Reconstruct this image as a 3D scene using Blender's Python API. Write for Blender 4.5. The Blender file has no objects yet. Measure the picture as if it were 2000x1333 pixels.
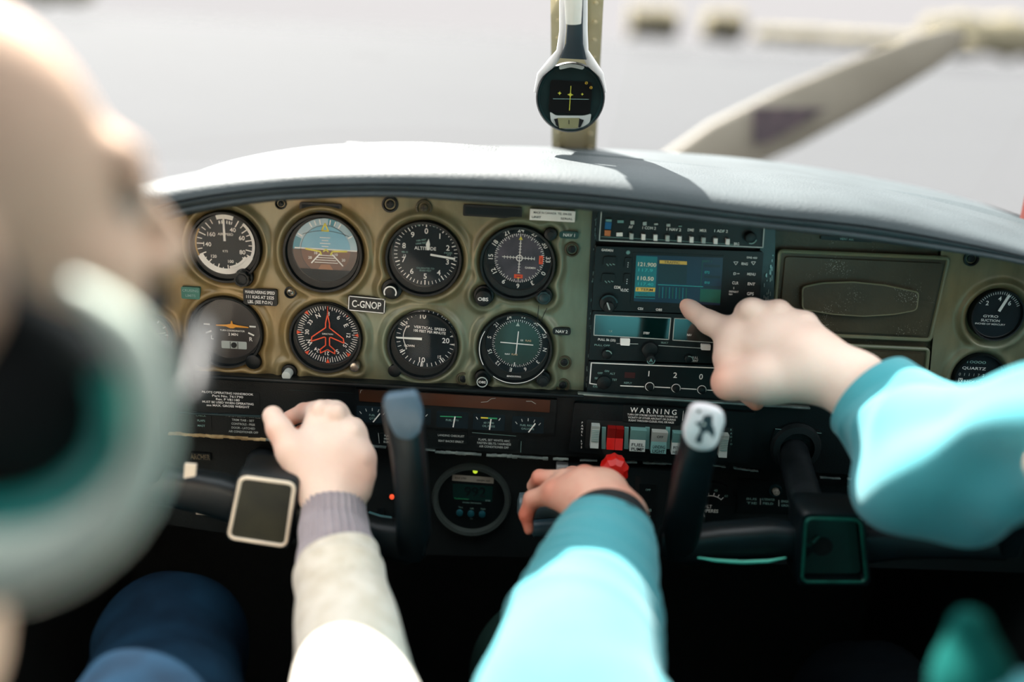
import bpy, bmesh, math, random
import numpy as np
from mathutils import Vector, Matrix

random.seed(7)
SC = bpy.context.scene
COL = SC.collection
PI = math.pi
sin, cos, rad = math.sin, math.cos, math.radians

# ------------------------------------------------------------------ camera
FPX = 35.0 / 36.0 * 2000.0
PITCH, ROLL = rad(17.5), rad(3.2)
CAM = Vector((0.0, -0.954, 0.301))
_F = Vector((0, cos(PITCH), -sin(PITCH)))
_R0 = Vector((1, 0, 0)); _U0 = Vector((0, sin(PITCH), cos(PITCH)))
_R = cos(ROLL) * _R0 + sin(ROLL) * _U0
_U = -sin(ROLL) * _R0 + cos(ROLL) * _U0
cd = bpy.data.cameras.new('camera'); cam = bpy.data.objects.new('camera', cd); COL.objects.link(cam)
cam.matrix_world = Matrix(((_R.x, _U.x, -_F.x, CAM.x), (_R.y, _U.y, -_F.y, CAM.y), (_R.z, _U.z, -_F.z, CAM.z), (0, 0, 0, 1)))
cd.lens = 35; cd.sensor_width = 36; cd.clip_start = 0.02; cd.clip_end = 500
cd.dof.use_dof = True; cd.dof.focus_distance = 1.0; cd.dof.aperture_fstop = 1.3
SC.camera = cam

# ------------------------------------------------------------------ world, sun, exposure
W_ = bpy.data.worlds.new('sky'); SC.world = W_; W_.use_nodes = True
nt = W_.node_tree; nt.nodes.clear()
def N(nt, t, **k):
    n = nt.nodes.new(t)
    for a, b in k.items(): setattr(n, a, b)
    return n
wo = N(nt, 'ShaderNodeOutputWorld'); wb = N(nt, 'ShaderNodeBackground')
tc = N(nt, 'ShaderNodeTexCoord'); sx = N(nt, 'ShaderNodeSeparateXYZ')
nt.links.new(tc.outputs['Generated'], sx.inputs[0])
ramp = N(nt, 'ShaderNodeValToRGB'); ramp.color_ramp.interpolation = 'EASE'
e = ramp.color_ramp.elements
HORIZON = (0.83, 0.80, 0.80)
SKYTOP = 3.0
e[0].position = 0.10; e[0].color = (*[c / SKYTOP for c in HORIZON], 1)
e[1].position = 0.42; e[1].color = (0.93, 0.98, 1.0, 1)
nt.links.new(sx.outputs['Z'], ramp.inputs[0])
nt.links.new(ramp.outputs[0], wb.inputs[0]); wb.inputs[1].default_value = SKYTOP
nt.links.new(wb.outputs[0], wo.inputs[0])
sd = bpy.data.lights.new('sun', 'SUN'); so = bpy.data.objects.new('sun', sd); COL.objects.link(so)
SUNDIR = Vector((-0.33, 0.645, 0.74)).normalized()
so.rotation_euler = SUNDIR.to_track_quat('Z', 'Y').to_euler(); so.location = (0, 0, 3)
sd.energy = 28.0; sd.angle = rad(0.53); sd.color = (1.0, 0.95, 0.88)
vs = SC.view_settings
vs.view_transform = 'Standard'; vs.look = 'None'; vs.exposure = 0.0; vs.gamma = 1.0; vs.use_curve_mapping = False

# ------------------------------------------------------------------ pixel -> place
def _d(px, py): return _F + ((px - 1000.0) / FPX) * _R - ((py - 666.5) / FPX) * _U
def W(px, py, Y):                       # the point of the ray at depth plane y = Y
    d = _d(px, py); return CAM + d * ((Y - CAM.y) / d.y)
def D(px, py, dist): return CAM + _d(px, py) * dist      # at a distance along the axis
def MM(n): return n / 1000.0

# ------------------------------------------------------------------ materials
def lin(c):
    if isinstance(c, str):
        c = tuple(int(c[i:i + 2], 16) for i in (0, 2, 4))
    return tuple(((v / 255) / 12.92 if v / 255 <= 0.04045 else ((v / 255 + 0.055) / 1.055) ** 2.4) for v in c)
_M = {}
def mat(name, col, rough=0.5, metal=0.0, col2=None, scale=30.0, amount=None, bump=0.0, bscale=None, emit=0.0, spec=0.5,
        detail=4, coat=0.0, sheen=0.0, sss=0.0, r2=None):
    if name in _M: return _M[name]
    m = bpy.data.materials.new(name); m.use_nodes = True; t = m.node_tree
    b = t.nodes['Principled BSDF']; c = lin(col)
    co = N(t, 'ShaderNodeTexCoord')
    nz = N(t, 'ShaderNodeTexNoise'); nz.inputs['Scale'].default_value = scale; nz.inputs['Detail'].default_value = detail
    t.links.new(co.outputs['Object'], nz.inputs['Vector'])
    rp = N(t, 'ShaderNodeValToRGB'); rp.color_ramp.elements[0].position = 0.35; rp.color_ramp.elements[1].position = 0.65
    c2 = lin(col2) if col2 else tuple(v * 0.86 for v in c)
    rp.color_ramp.elements[0].color = (*c, 1); rp.color_ramp.elements[1].color = (*c2, 1)
    t.links.new(nz.outputs['Fac'], rp.inputs[0]); t.links.new(rp.outputs[0], b.inputs['Base Color'])
    b.inputs['Roughness'].default_value = rough; b.inputs['Metallic'].default_value = metal
    b.inputs['Specular IOR Level'].default_value = spec
    b.inputs['Coat Weight'].default_value = coat
    if sheen: b.inputs['Sheen Weight'].default_value = sheen
    if sss:
        b.inputs['Subsurface Weight'].default_value = sss
        b.inputs['Subsurface Radius'].default_value = (0.012, 0.004, 0.002); b.inputs['Subsurface Scale'].default_value = 0.6
    if emit:
        t.links.new(rp.outputs[0], b.inputs['Emission Color']); b.inputs['Emission Strength'].default_value = emit
    if bump:
        n2 = N(t, 'ShaderNodeTexNoise'); n2.inputs['Scale'].default_value = bscale or scale * 6; n2.inputs['Detail'].default_value = 6
        t.links.new(co.outputs['Object'], n2.inputs['Vector'])
        bp = N(t, 'ShaderNodeBump'); bp.inputs['Strength'].default_value = bump; bp.inputs['Distance'].default_value = 0.002
        t.links.new(n2.outputs['Fac'], bp.inputs['Height']); t.links.new(bp.outputs[0], b.inputs['Normal'])
    _M[name] = m; return m
def glass_mat(name, tint=(1, 1, 1), gloss=1.0, rough=0.02):
    if name in _M: return _M[name]
    m = bpy.data.materials.new(name); m.use_nodes = True; t = m.node_tree; t.nodes.clear()
    o = N(t, 'ShaderNodeOutputMaterial'); mx = N(t, 'ShaderNodeMixShader'); tr = N(t, 'ShaderNodeBsdfTransparent')
    gl = N(t, 'ShaderNodeBsdfGlossy'); fr = N(t, 'ShaderNodeFresnel'); mt = N(t, 'ShaderNodeMath', operation='MULTIPLY')
    fr.inputs[0].default_value = 1.45; mt.inputs[1].default_value = gloss; gl.inputs['Roughness'].default_value = rough
    nz = N(t, 'ShaderNodeTexNoise'); nz.inputs['Scale'].default_value = 25
    rp = N(t, 'ShaderNodeValToRGB'); rp.color_ramp.elements[0].color = (*tint, 1); rp.color_ramp.elements[1].color = (*[v * 0.985 for v in tint], 1)
    t.links.new(nz.outputs['Fac'], rp.inputs[0]); t.links.new(rp.outputs[0], tr.inputs[0])
    t.links.new(fr.outputs[0], mt.inputs[0]); t.links.new(mt.outputs[0], mx.inputs[0])
    t.links.new(tr.outputs[0], mx.inputs[1]); t.links.new(gl.outputs[0], mx.inputs[2]); t.links.new(mx.outputs[0], o.inputs[0])
    _M[name] = m; return m

BLACK = mat('black_plastic', '040a0c', 0.42, spec=0.35, col2='060f11', bump=0.15, bscale=900)
DARK = mat('dark_plastic', '070f11', 0.55, spec=0.35, col2='0a1618', bump=0.1, bscale=600)
TEALBLACK = mat('teal_black_metal', '0e3033', 0.4, col2='0b2427', bump=0.1)
FACE = mat('dial_black', '08161b', 0.6, spec=0.25, col2='0a1b22')
WHITE = mat('print_white', 'f2f0ea', 0.6, col2='e4e2dc')
CREAM = mat('cream_paint', 'e6d8c4', 0.5)
DIM = mat('print_teal_grey', '7fa39c', 0.6)
OLIVE = mat('olive_panel', '7d7456', 0.38, col2='666f58', scale=9, bump=0.12, bscale=160)
OLIVED = mat('dark_olive_panel', '484230', 0.45, spec=.3, col2='3c3828', scale=20, bump=0.2, bscale=220)
def dusty(m, sc=300.0, col=(.42, .42, .36)):
    t = m.node_tree; b_ = t.nodes['Principled BSDF']; src = b_.inputs['Base Color'].links[0].from_socket
    co = N(t, 'ShaderNodeTexCoord'); vo = N(t, 'ShaderNodeTexVoronoi'); vo.inputs['Scale'].default_value = sc * 2.2
    nz = N(t, 'ShaderNodeTexNoise'); nz.inputs['Scale'].default_value = 35
    a_ = N(t, 'ShaderNodeMath', operation='LESS_THAN'); mu = N(t, 'ShaderNodeMath', operation='MULTIPLY_ADD'); mu.inputs[1].default_value = 1.0; mu.inputs[2].default_value = -.47
    t.links.new(co.outputs['Object'], vo.inputs['Vector']); t.links.new(co.outputs['Object'], nz.inputs['Vector'])
    t.links.new(nz.outputs['Fac'], mu.inputs[0]); t.links.new(vo.outputs['Distance'], a_.inputs[0]); t.links.new(mu.outputs[0], a_.inputs[1])
    x_ = N(t, 'ShaderNodeMixRGB'); x_.inputs[2].default_value = (*col, 1); t.links.new(a_.outputs[0], x_.inputs[0]); t.links.new(src, x_.inputs[1]); t.links.new(x_.outputs[0], b_.inputs['Base Color'])
dusty(OLIVED)
RED = mat('red_plastic', 'c9140c', 0.35)
ORANGE = mat('orange_print', 'f0552a', 0.5)
AMBER = mat('amber_strip', '4a2410', 0.3, col2='2c1a0f', scale=12)
SILVER = mat('worn_silver', '8f9c98', 0.35, 0.7, col2='5a6a68', scale=60)
CHROME = mat('steel', 'b9b4a8', 0.25, 0.9)
GREYL = mat('light_grey_plastic', 'b6bbb4', 0.5, col2='a3ada9')
TEALG = mat('teal_grey_plastic', '6d9c98', 0.5)
SLATE = mat('slate_grip', '4a6070', 0.5, col2='405666')
YELLOW = mat('yellow_print', 'e6d84a', 0.5)
GREEN = mat('green_print', '2f9a66', 0.5)
GLASS = glass_mat('dial_glass', (1, 1, 1), 0.28, 0.03)
MATS = {}

# ------------------------------------------------------------------ mesh building
_HM = {}
def glyphs(s):
    if s not in _HM:
        cu = bpy.data.curves.new('t', 'FONT'); cu.body = s; cu.size = 1.0; cu.resolution_u = 3; cu.offset = 0.012
        cu.align_x = 'CENTER'; ob = bpy.data.objects.new('t', cu); COL.objects.link(ob)
        dg = bpy.context.evaluated_depsgraph_get(); me = bpy.data.meshes.new_from_object(ob.evaluated_get(dg))
        v = np.array([tuple(q.co) for q in me.vertices]) if len(me.vertices) else np.zeros((0, 3))
        f = [tuple(p.vertices) for p in me.polygons]
        bpy.data.objects.remove(ob); bpy.data.curves.remove(cu); bpy.data.meshes.remove(me)
        _HM[s] = (v, f)
    return _HM[s]
CAP = None
class MB:
    def __init__(self): self.v = []; self.f = []; self.m = []; self.mats = []; self.n = 0
    def mi(self, m):
        if m not in self.mats: self.mats.append(m)
        return self.mats.index(m)
    def add(self, vs, fs, m, M=None):
        vs = [Vector(q) for q in vs]
        if M is not None: vs = [M @ q for q in vs]
        o = self.n; self.v += [tuple(q) for q in vs]; self.n += len(vs)
        k = self.mi(m)
        for f in fs: self.f.append(tuple(i + o for i in f)); self.m.append(k)
    def box(self, c, s, m, bev=0.0, rz=0.0, M=None, seg=2):
        bm = bmesh.new(); bmesh.ops.create_cube(bm, size=1.0)
        for q in bm.verts: q.co = Vector((q.co.x * s[0], q.co.y * s[1], q.co.z * s[2]))
        if bev: bmesh.ops.bevel(bm, geom=bm.edges[:], offset=min(bev, min(s) * 0.49), segments=seg, affect='EDGES', profile=0.5)
        T = Matrix.Translation(c) @ Matrix.Rotation(rz, 4, 'Z')
        if M is not None: T = M @ T
        bm.verts.index_update()
        self.add([q.co.copy() for q in bm.verts], [[q.index for q in f.verts] for f in bm.faces], m, T); bm.free()
    def lathe(self, prof, m, c=(0, 0, 0), seg=48, M=None):   # prof [(r,z)] from axis outwards, around z
        vs = []; fs = []
        for (r, z) in prof:
            for i in range(seg):
                a = 2 * PI * i / seg; vs.append((c[0] + r * cos(a), c[1] + r * sin(a), c[2] + z))
        for j in range(len(prof) - 1):
            for i in range(seg):
                a, b = j * seg + i, j * seg + (i + 1) % seg
                fs.append((a, a + seg, b + seg, b))
        self.add(vs, fs, m, M)
    def disc(self, c, r, m, z=0.0, seg=64, M=None):
        self.add([(c[0] + r * cos(2 * PI * i / seg), c[1] + r * sin(2 * PI * i / seg), z) for i in range(seg)], [tuple(range(seg))], m, M)
    def cyl(self, c, r, z0, z1, m, seg=32, bev=0.0, M=None):
        b = bev; p = [(0.00001, z1), (r - b, z1), (r - b * 0.3, z1 - b * 0.3), (r, z1 - b), (r, z0)] if b else [(0.00001, z1), (r, z1), (r, z0)]
        self.lathe([(q[0], q[1]) for q in p][::-1], m, (c[0], c[1], 0), seg, M)
    def arc(self, c, r1, r2, a0, a1, m, z=0.0, seg=None, M=None):    # clock angles in degrees
        seg = seg or max(4, int(abs(a1 - a0) / 5)); vs = []; fs = []
        for i in range(seg + 1):
            a = rad(a0 + (a1 - a0) * i / seg)
            vs += [(c[0] + r1 * sin(a), c[1] + r1 * cos(a), z), (c[0] + r2 * sin(a), c[1] + r2 * cos(a), z)]
        for i in range(seg): fs.append((2 * i, 2 * i + 2, 2 * i + 3, 2 * i + 1))
        self.add(vs, fs, m, M)
    def tick(self, c, r1, r2, a, w, m, z=0.0):
        a = rad(a); d = Vector((sin(a), cos(a), 0)); n = Vector((cos(a), -sin(a), 0)) * w / 2; c = Vector((c[0], c[1], z))
        self.add([c + d * r1 - n, c + d * r1 + n, c + d * r2 + n, c + d * r2 - n], [(0, 1, 2, 3)], m)
    def ticks(self, c, r1, r2, a0, step, n, w, m, z=0.0):
        for i in range(n): self.tick(c, r1, r2, a0 + i * step, w, m, z)
    def line(self, p, q, w, m, z=0.0):
        p = Vector((p[0], p[1], z)); q = Vector((q[0], q[1], z)); d = (q - p).normalized(); n = Vector((-d.y, d.x, 0)) * w / 2
        self.add([p - n, q - n, q + n, p + n], [(0, 1, 2, 3)], m)
    def pline(self, pts, w, m, z=0.0, closed=False):
        P = list(pts) + ([pts[0]] if closed else [])
        for a, b in zip(P[:-1], P[1:]):
            self.line(a, b, w, m, z)
        for a in P: self.disc(a, w / 2, m, z, 8)
    def poly(self, pts, m, z0, z1=None, M=None):
        n = len(pts)
        ar = sum(pts[i][0] * pts[(i + 1) % n][1] - pts[(i + 1) % n][0] * pts[i][1] for i in range(n))
        if ar < 0: pts = pts[::-1]
        if z1 is None: self.add([(p[0], p[1], z0) for p in pts], [tuple(range(n))], m, M); return
        vs = [(p[0], p[1], z1) for p in pts] + [(p[0], p[1], z0) for p in pts]
        self.add(vs, [tuple(range(n)), tuple(range(2 * n - 1, n - 1, -1))] + [(i, i + n, (i + 1) % n + n, (i + 1) % n) for i in range(n)], m, M)
    def text(self, s, c, h, m, z=0.0, rot=0.0, wid=None, align='C'):
        global CAP
        if CAP is None:
            hv = glyphs('H')[0]; CAP = (hv[:, 1].max() - hv[:, 1].min(), hv[:, 1].min())
        v, f = glyphs(s)
        if not len(v): return
        k = h / CAP[0]; kx = k
        w0 = v[:, 0].max() - v[:, 0].min()
        if wid: kx = wid / w0
        x = (v[:, 0] - (v[:, 0].max() + v[:, 0].min()) / 2) * kx; y = (v[:, 1] - CAP[1] - CAP[0] / 2) * k
        if align == 'L': x += w0 * kx / 2
        if align == 'R': x -= w0 * kx / 2
        ca, sa = cos(rot), sin(rot)
        self.add([(c[0] + a * ca - b * sa, c[1] + a * sa + b * ca, z) for a, b in zip(x, y)], f, m)
    def tube(self, pts, r, m, seg=12, closed=False, M=None):
        pts = [Vector(p) for p in pts]; n = len(pts); rr = r if hasattr(r, '__len__') else [r] * n
        vs = []; fs = []; up = None
        for i, p in enumerate(pts):
            if closed: t = (pts[(i + 1) % n] - pts[i - 1]).normalized()
            else: t = (pts[min(i + 1, n - 1)] - pts[max(i - 1, 0)]).normalized()
            if up is None: up = t.orthogonal().normalized()
            up = (up - t * up.dot(t)).normalized(); s = t.cross(up)
            for k in range(seg):
                a = 2 * PI * k / seg; vs.append(p + (up * cos(a) + s * sin(a)) * rr[i])
        L = n if closed else n - 1
        for i in range(L):
            j = (i + 1) % n
            for k in range(seg): fs.append((i * seg + k, i * seg + (k + 1) % seg, j * seg + (k + 1) % seg, j * seg + k))
        if not closed: fs += [tuple(range(seg))[::-1], tuple((n - 1) * seg + k for k in range(seg))]
        self.add(vs, fs, m, M)
    def loft(self, secs, m, cap=True):               # secs: lists of Vectors, same count
        n = len(secs[0]); vs = [q for s in secs for q in s]; fs = []
        for i in range(len(secs) - 1):
            for k in range(n): fs.append((i * n + k, i * n + (k + 1) % n, (i + 1) * n + (k + 1) % n, (i + 1) * n + k))
        if cap: fs += [tuple(range(n))[::-1], tuple((len(secs) - 1) * n + k for k in range(n))]
        self.add(vs, fs, m)
    def build(self, name, parent=None, smooth=35, label=None, M=None):
        me = bpy.data.meshes.new(name); me.from_pydata(self.v, [], self.f)
        for q in self.mats: me.materials.append(q)
        me.polygons.foreach_set('material_index', self.m)
        if smooth:
            me.polygons.foreach_set('use_smooth', [True] * len(self.f)); me.update()
            me.set_sharp_from_angle(angle=rad(smooth))
        me.update()
        ob = bpy.data.objects.new(name, me); COL.objects.link(ob)
        if parent is not None: ob.parent = parent
        if M is not None: ob.matrix_world = M
        if label: ob['label'] = label
        return ob

def roundpoly(pts, r, n=5):
    out = []; L = len(pts)
    for i in range(L):
        p = Vector(pts[i]).to_2d(); a = (Vector(pts[i - 1]).to_2d() - p); b = (Vector(pts[(i + 1) % L]).to_2d() - p)
        rr = min(r, a.length * 0.48, b.length * 0.48); p0 = p + a.normalized() * rr; p1 = p + b.normalized() * rr
        for k in range(n + 1):
            t = k / n; out.append(tuple((1 - t) ** 2 * p0 + 2 * t * (1 - t) * p + t * t * p1))
    return out
def rrect(c, w, h, r, rot=0.0, n=5):
    q = roundpoly([(-w / 2, -h / 2), (w / 2, -h / 2), (w / 2, h / 2), (-w / 2, h / 2)], r, n)
    ca, sa = cos(rot), sin(rot)
    return [(c[0] + x * ca - y * sa, c[1] + x * sa + y * ca) for x, y in q]

class Fr:
    """A frame lying on an upright plane y = Y: local x right, y up, z out towards the cabin."""
    def __init__(s, px, py, Y, name=None, label=None, cat=None, group=None, rot=0.0, kind=None):
        s.Y = Y; s.O = W(px, py, Y); s.rot = rot
        c, q = cos(rot), sin(rot)
        s.M = Matrix(((c, -q, 0, s.O.x), (0, 0, -1, s.O.y), (q, c, 0, s.O.z), (0, 0, 0, 1)))
        s.k = (D(px, py, 1) - CAM).length and (s.O - CAM).dot(_F) / FPX
        s.e = None
        if name:
            s.e = bpy.data.objects.new(name, None); COL.objects.link(s.e); s.e.matrix_world = s.M; s.e.empty_display_size = 0.02
            if label: s.e['label'] = label
            if cat: s.e['category'] = cat
            if group: s.e['group'] = group
            if kind: s.e['kind'] = kind
    def p(s, px, py, z=0.0):           # pixel -> local x,y (on the plane lifted z towards the cabin)
        w = W(px, py, s.Y - z) - s.O; c, q = cos(s.rot), sin(s.rot)
        return (w.x * c + w.z * q, -w.x * q + w.z * c)
    def quad(s, pts, z=0.0): return [s.p(a, b, z) for a, b in pts]
    def part(s, mb, name, label=None, parent=None, smooth=35):
        o = mb.build(name, parent or s.e, smooth, label); return o

def tag(o, label=None, cat=None, group=None, kind=None):
    if label: o['label'] = label
    if cat: o['category'] = cat
    if group: o['group'] = group
    if kind: o['kind'] = kind
    return o
def thing(name, loc, label, cat, group=None):
    o = bpy.data.objects.new(name, None); COL.objects.link(o); o.location = loc; o.empty_display_size = 0.05
    return tag(o, label, cat, group)
def worldpart(mb, name, root, label=None, smooth=35):
    """mesh made in world coordinates, parented to root with the root's place kept"""
    bpy.context.view_layer.update() if False else None
    Mi = root.matrix_world.inverted() if root.matrix_world != Matrix.Identity(4) else Matrix.Translation(-Vector(root.location))
    mb.v = [tuple(Mi @ Vector(q)) for q in mb.v]
    return mb.build(name, root, smooth, label)

# ------------------------------------------------------------------ smooth implicit surfaces
def sdf_mesh(prims, h, k=0.006, noise=None, pad=None):
    """prims: (type, a, b, ra, rb[, k]) round cones or ('e', centre, radii 3-vector, rotation 3x3 or None[, k]); returns verts, faces"""
    lo = np.array([1e9] * 3); hi = -lo
    for q in prims:
        if q[0] == 'c':
            for p, r in ((q[1], q[3]), (q[2], q[4])):
                lo = np.minimum(lo, np.array(p) - r); hi = np.maximum(hi, np.array(p) + r)
        elif q[0] == 'e':
            r = max(q[2]); lo = np.minimum(lo, np.array(q[1]) - r); hi = np.maximum(hi, np.array(q[1]) + r)
    lo -= 3 * h + k; hi += 3 * h + k
    n = np.ceil((hi - lo) / h).astype(int) + 1
    ax = [lo[i] + h * np.arange(n[i]) for i in range(3)]
    X, Y, Z = np.meshgrid(*ax, indexing='ij', sparse=True)
    F = np.full(tuple(n), 1.0, dtype=np.float32)
    for q in prims:
        kk = q[5] if len(q) > 5 else k
        if q[0] == 'c':
            a = np.array(q[1]); b = np.array(q[2]); ab = b - a; L = max(float(ab @ ab), 1e-12)
            m0 = np.minimum(a - q[3], b - q[4]) - 2.5 * kk - 2 * h; m1 = np.maximum(a + q[3], b + q[4]) + 2.5 * kk + 2 * h
        else:
            c = np.array(q[1]); m0 = c - max(q[2]) - 2.5 * kk - 2 * h; m1 = c + max(q[2]) + 2.5 * kk + 2 * h
        i0 = np.clip(np.floor((m0 - lo) / h).astype(int), 0, n); i1 = np.clip(np.ceil((m1 - lo) / h).astype(int) + 1, 0, n)
        sl = tuple(slice(i0[i], i1[i]) for i in range(3))
        x = ax[0][sl[0]][:, None, None]; y = ax[1][sl[1]][None, :, None]; z = ax[2][sl[2]][None, None, :]
        if q[0] == 'c':
            t = ((x - a[0]) * ab[0] + (y - a[1]) * ab[1] + (z - a[2]) * ab[2]) / L
            t = np.clip(t, 0, 1)
            d = np.sqrt((x - a[0] - t * ab[0]) ** 2 + (y - a[1] - t * ab[1]) ** 2 + (z - a[2] - t * ab[2]) ** 2) - (q[3] + (q[4] - q[3]) * t)
        else:
            R = q[3] if q[3] is not None else np.eye(3); r = q[2]
            dx, dy, dz = x - c[0], y - c[1], z - c[2]
            u = [(R[0][j] * dx + R[1][j] * dy + R[2][j] * dz) / r[j] for j in range(3)]
            l = np.sqrt(u[0] ** 2 + u[1] ** 2 + u[2] ** 2) + 1e-9
            d = (l - 1) * min(r)
            if q[4] if len(q) > 4 else 0:        # subtract
                f = F[sl]; F[sl] = np.maximum(f, -d.astype(np.float32)); continue
        f = F[sl]; d = d.astype(np.float32)
        hh = np.maximum(kk - np.abs(f - d), 0) / kk
        F[sl] = np.minimum(f, d) - hh * hh * kk * 0.25
    if noise is not None:
        F += noise(X, Y, Z).astype(np.float32)
    return surfnet(F, lo, h)
def surfnet(F, lo, h):
    S = F < 0; nx, ny, nz = F.shape
    c = [S[i:nx - 1 + i, j:ny - 1 + j, k:nz - 1 + k] for i in (0, 1) for j in (0, 1) for k in (0, 1)]
    cnt = sum(q.astype(np.int8) for q in c); act = (cnt > 0) & (cnt < 8)
    idx = np.full(act.shape, -1, dtype=np.int64); ii = np.argwhere(act); idx[act] = np.arange(len(ii))
    pos = np.zeros((len(ii), 3)); num = np.zeros(len(ii))
    corners = [(i, j, k) for i in (0, 1) for j in (0, 1) for k in (0, 1)]
    for a in corners:
        for ax in range(3):
            if a[ax]: continue
            b = list(a); b[ax] = 1
            fa = F[ii[:, 0] + a[0], ii[:, 1] + a[1], ii[:, 2] + a[2]]; fb = F[ii[:, 0] + b[0], ii[:, 1] + b[1], ii[:, 2] + b[2]]
            m = (fa < 0) != (fb < 0); t = np.where(m, fa / np.where(m, fa - fb, 1), 0)
            p = np.tile(np.array(a, float), (len(ii), 1)); p[:, ax] += t
            pos[m] += p[m]; num[m] += 1
    V = lo + h * (ii + pos / num[:, None]); Q = []
    for ax in range(3):
        sl0 = [slice(None)] * 3; sl1 = [slice(None)] * 3; sl0[ax] = slice(0, -1); sl1[ax] = slice(1, None)
        A = S[tuple(sl0)]; B = S[tuple(sl1)]; e = np.argwhere(A != B)
        o1, o2 = [(1, 2), (2, 0), (0, 1)][ax]
        e = e[(e[:, o1] > 0) & (e[:, o2] > 0) & (e[:, o1] < F.shape[o1] - 1) & (e[:, o2] < F.shape[o2] - 1)]
        s = A[e[:, 0], e[:, 1], e[:, 2]]
        def cell(d1, d2):
            q = e.copy(); q[:, o1] -= d1; q[:, o2] -= d2; return idx[q[:, 0], q[:, 1], q[:, 2]]
        q = np.stack([cell(1, 1), cell(0, 1), cell(0, 0), cell(1, 0)], 1)
        q[~s] = q[~s][:, ::-1]; Q.append(q)
    return V, np.concatenate(Q)
def np_obj(parts, name, parent=None, label=None, flush=None):
    """parts: [(verts, faces, material)] joined in one mesh; verts in world coordinates"""
    me = bpy.data.meshes.new(name); V = []; Fs = []; mi = []; mats = []; o = 0
    for v, f, m in parts:
        if m not in mats: mats.append(m)
        V.append(v); Fs += (np.asarray(f) + o).tolist(); mi += [mats.index(m)] * len(f); o += len(v)
    V = np.concatenate(V)
    fl = np.zeros(len(V))
    for (p, r, s) in (flush or []):
        fl = np.maximum(fl, s * np.exp(-(np.linalg.norm(V - np.array(p), axis=1) / r) ** 2))
    if parent is not None: V = V - np.array(parent.location)
    me.from_pydata(V.tolist(), [], Fs)
    for m in mats: me.materials.append(m)
    me.polygons.foreach_set('material_index', mi); me.polygons.foreach_set('use_smooth', [True] * len(Fs)); me.update()
    if flush:
        at = me.attributes.new('flush', 'FLOAT', 'POINT'); at.data.foreach_set('value', fl.astype(np.float32))
    ob = bpy.data.objects.new(name, me); COL.objects.link(ob)
    if parent is not None: ob.parent = parent
    if label: ob['label'] = label
    return ob
# ================================================================== the setting
def struct(name, mb, **k):
    o = mb.build(name, None, **k); o['kind'] = 'structure'; return o
CAB = mat('cabin_lining', '141a1b', 0.8, col2='101415', bump=0.2, bscale=300)
CARPET = mat('carpet', '0b0f11', 0.95, col2='101618', scale=80, bump=0.5, bscale=900)
BEIGE = mat('beige_post_paint', 'cdbf9b', 0.5, col2='c2b38c', scale=40)
SNOW = mat('pale_apron', '47484a', 0.9, spec=0.05, col2='48494b', scale=0.2)
TREE = mat('hazy_hedge', '77705c', 0.9, spec=.1, col2='827b67', scale=0.3)

XW = 0.60
def slab(name, x0, x1, y0, y1, z0, z1, m, bev=0.0):
    b = MB(); b.box(((x0 + x1) / 2, (y0 + y1) / 2, (z0 + z1) / 2), (x1 - x0, y1 - y0, z1 - z0), m, bev); return struct(name, b)
slab('floor', -XW, XW, -1.7, 0.6, -0.80, -0.77, CARPET)
slab('ceiling', -XW, XW, -1.7, -0.62, 0.68, 0.71, CAB)
slab('wall_rear', -XW, XW, -1.72, -1.68, -0.77, 0.71, CAB)
b = MB(); b.box((0, .4775, -.38), (XW * 2 + .04, .025, .84), CAB); b.box((.03, .4775, .04), (.62, .025, .12), CAB); struct('wall_front', b)
for sgn, nm in ((-1, 'left'), (1, 'right')):
    b = MB(); x = sgn * (XW + 0.01)
    b.box((x, -0.62, -0.44), (0.03, 2.2, 0.8), CAB); b.box((x, -1.0, 0.05), (0.03, 1.4, 0.2), CAB); b.box((x, 0.09, 0.01), (0.03, 0.78, 0.12), CAB)              # below the side window
    b.box((x, -1.5, 0.4), (0.03, 0.42, 0.62), CAB)
    b.box((x, -0.72, 0.4), (0.03, 0.06, 0.62), CAB)
    b.box((x, -0.9, 0.66), (0.03, 1.5, 0.08), CAB)
    struct('wall_' + nm, b)
# windscreen: two curved panes either side of the centre post
def screen_pt(u, v):            # u across, v up
    x = u * 0.80
    base = Vector((x, 0.50 - 0.20 * u * u, 0.10)); top = Vector((x * 0.92, -0.60 - 0.02 * u * u, 0.69))
    p = base.lerp(top, v); p.z += 0.05 * sin(PI * v) ; return p
SCR = glass_mat('windscreen_glass', (1.0, 1.0, 0.995), 0.35, 0.02)
for i, (u0, u1) in enumerate(((-1, 0.08), (0.145, 1))):
    b = MB(); nu, nv = 16, 16; vs = [screen_pt(u0 + (u1 - u0) * a / nu, c / nv) for c in range(nv + 1) for a in range(nu + 1)]
    w = nu + 1
    b.add(vs, [(r * w + a, r * w + a + 1, (r + 1) * w + a + 1, (r + 1) * w + a) for r in range(nv) for a in range(nu)], SCR)
    struct('window_%d' % (i + 1), b)
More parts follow.
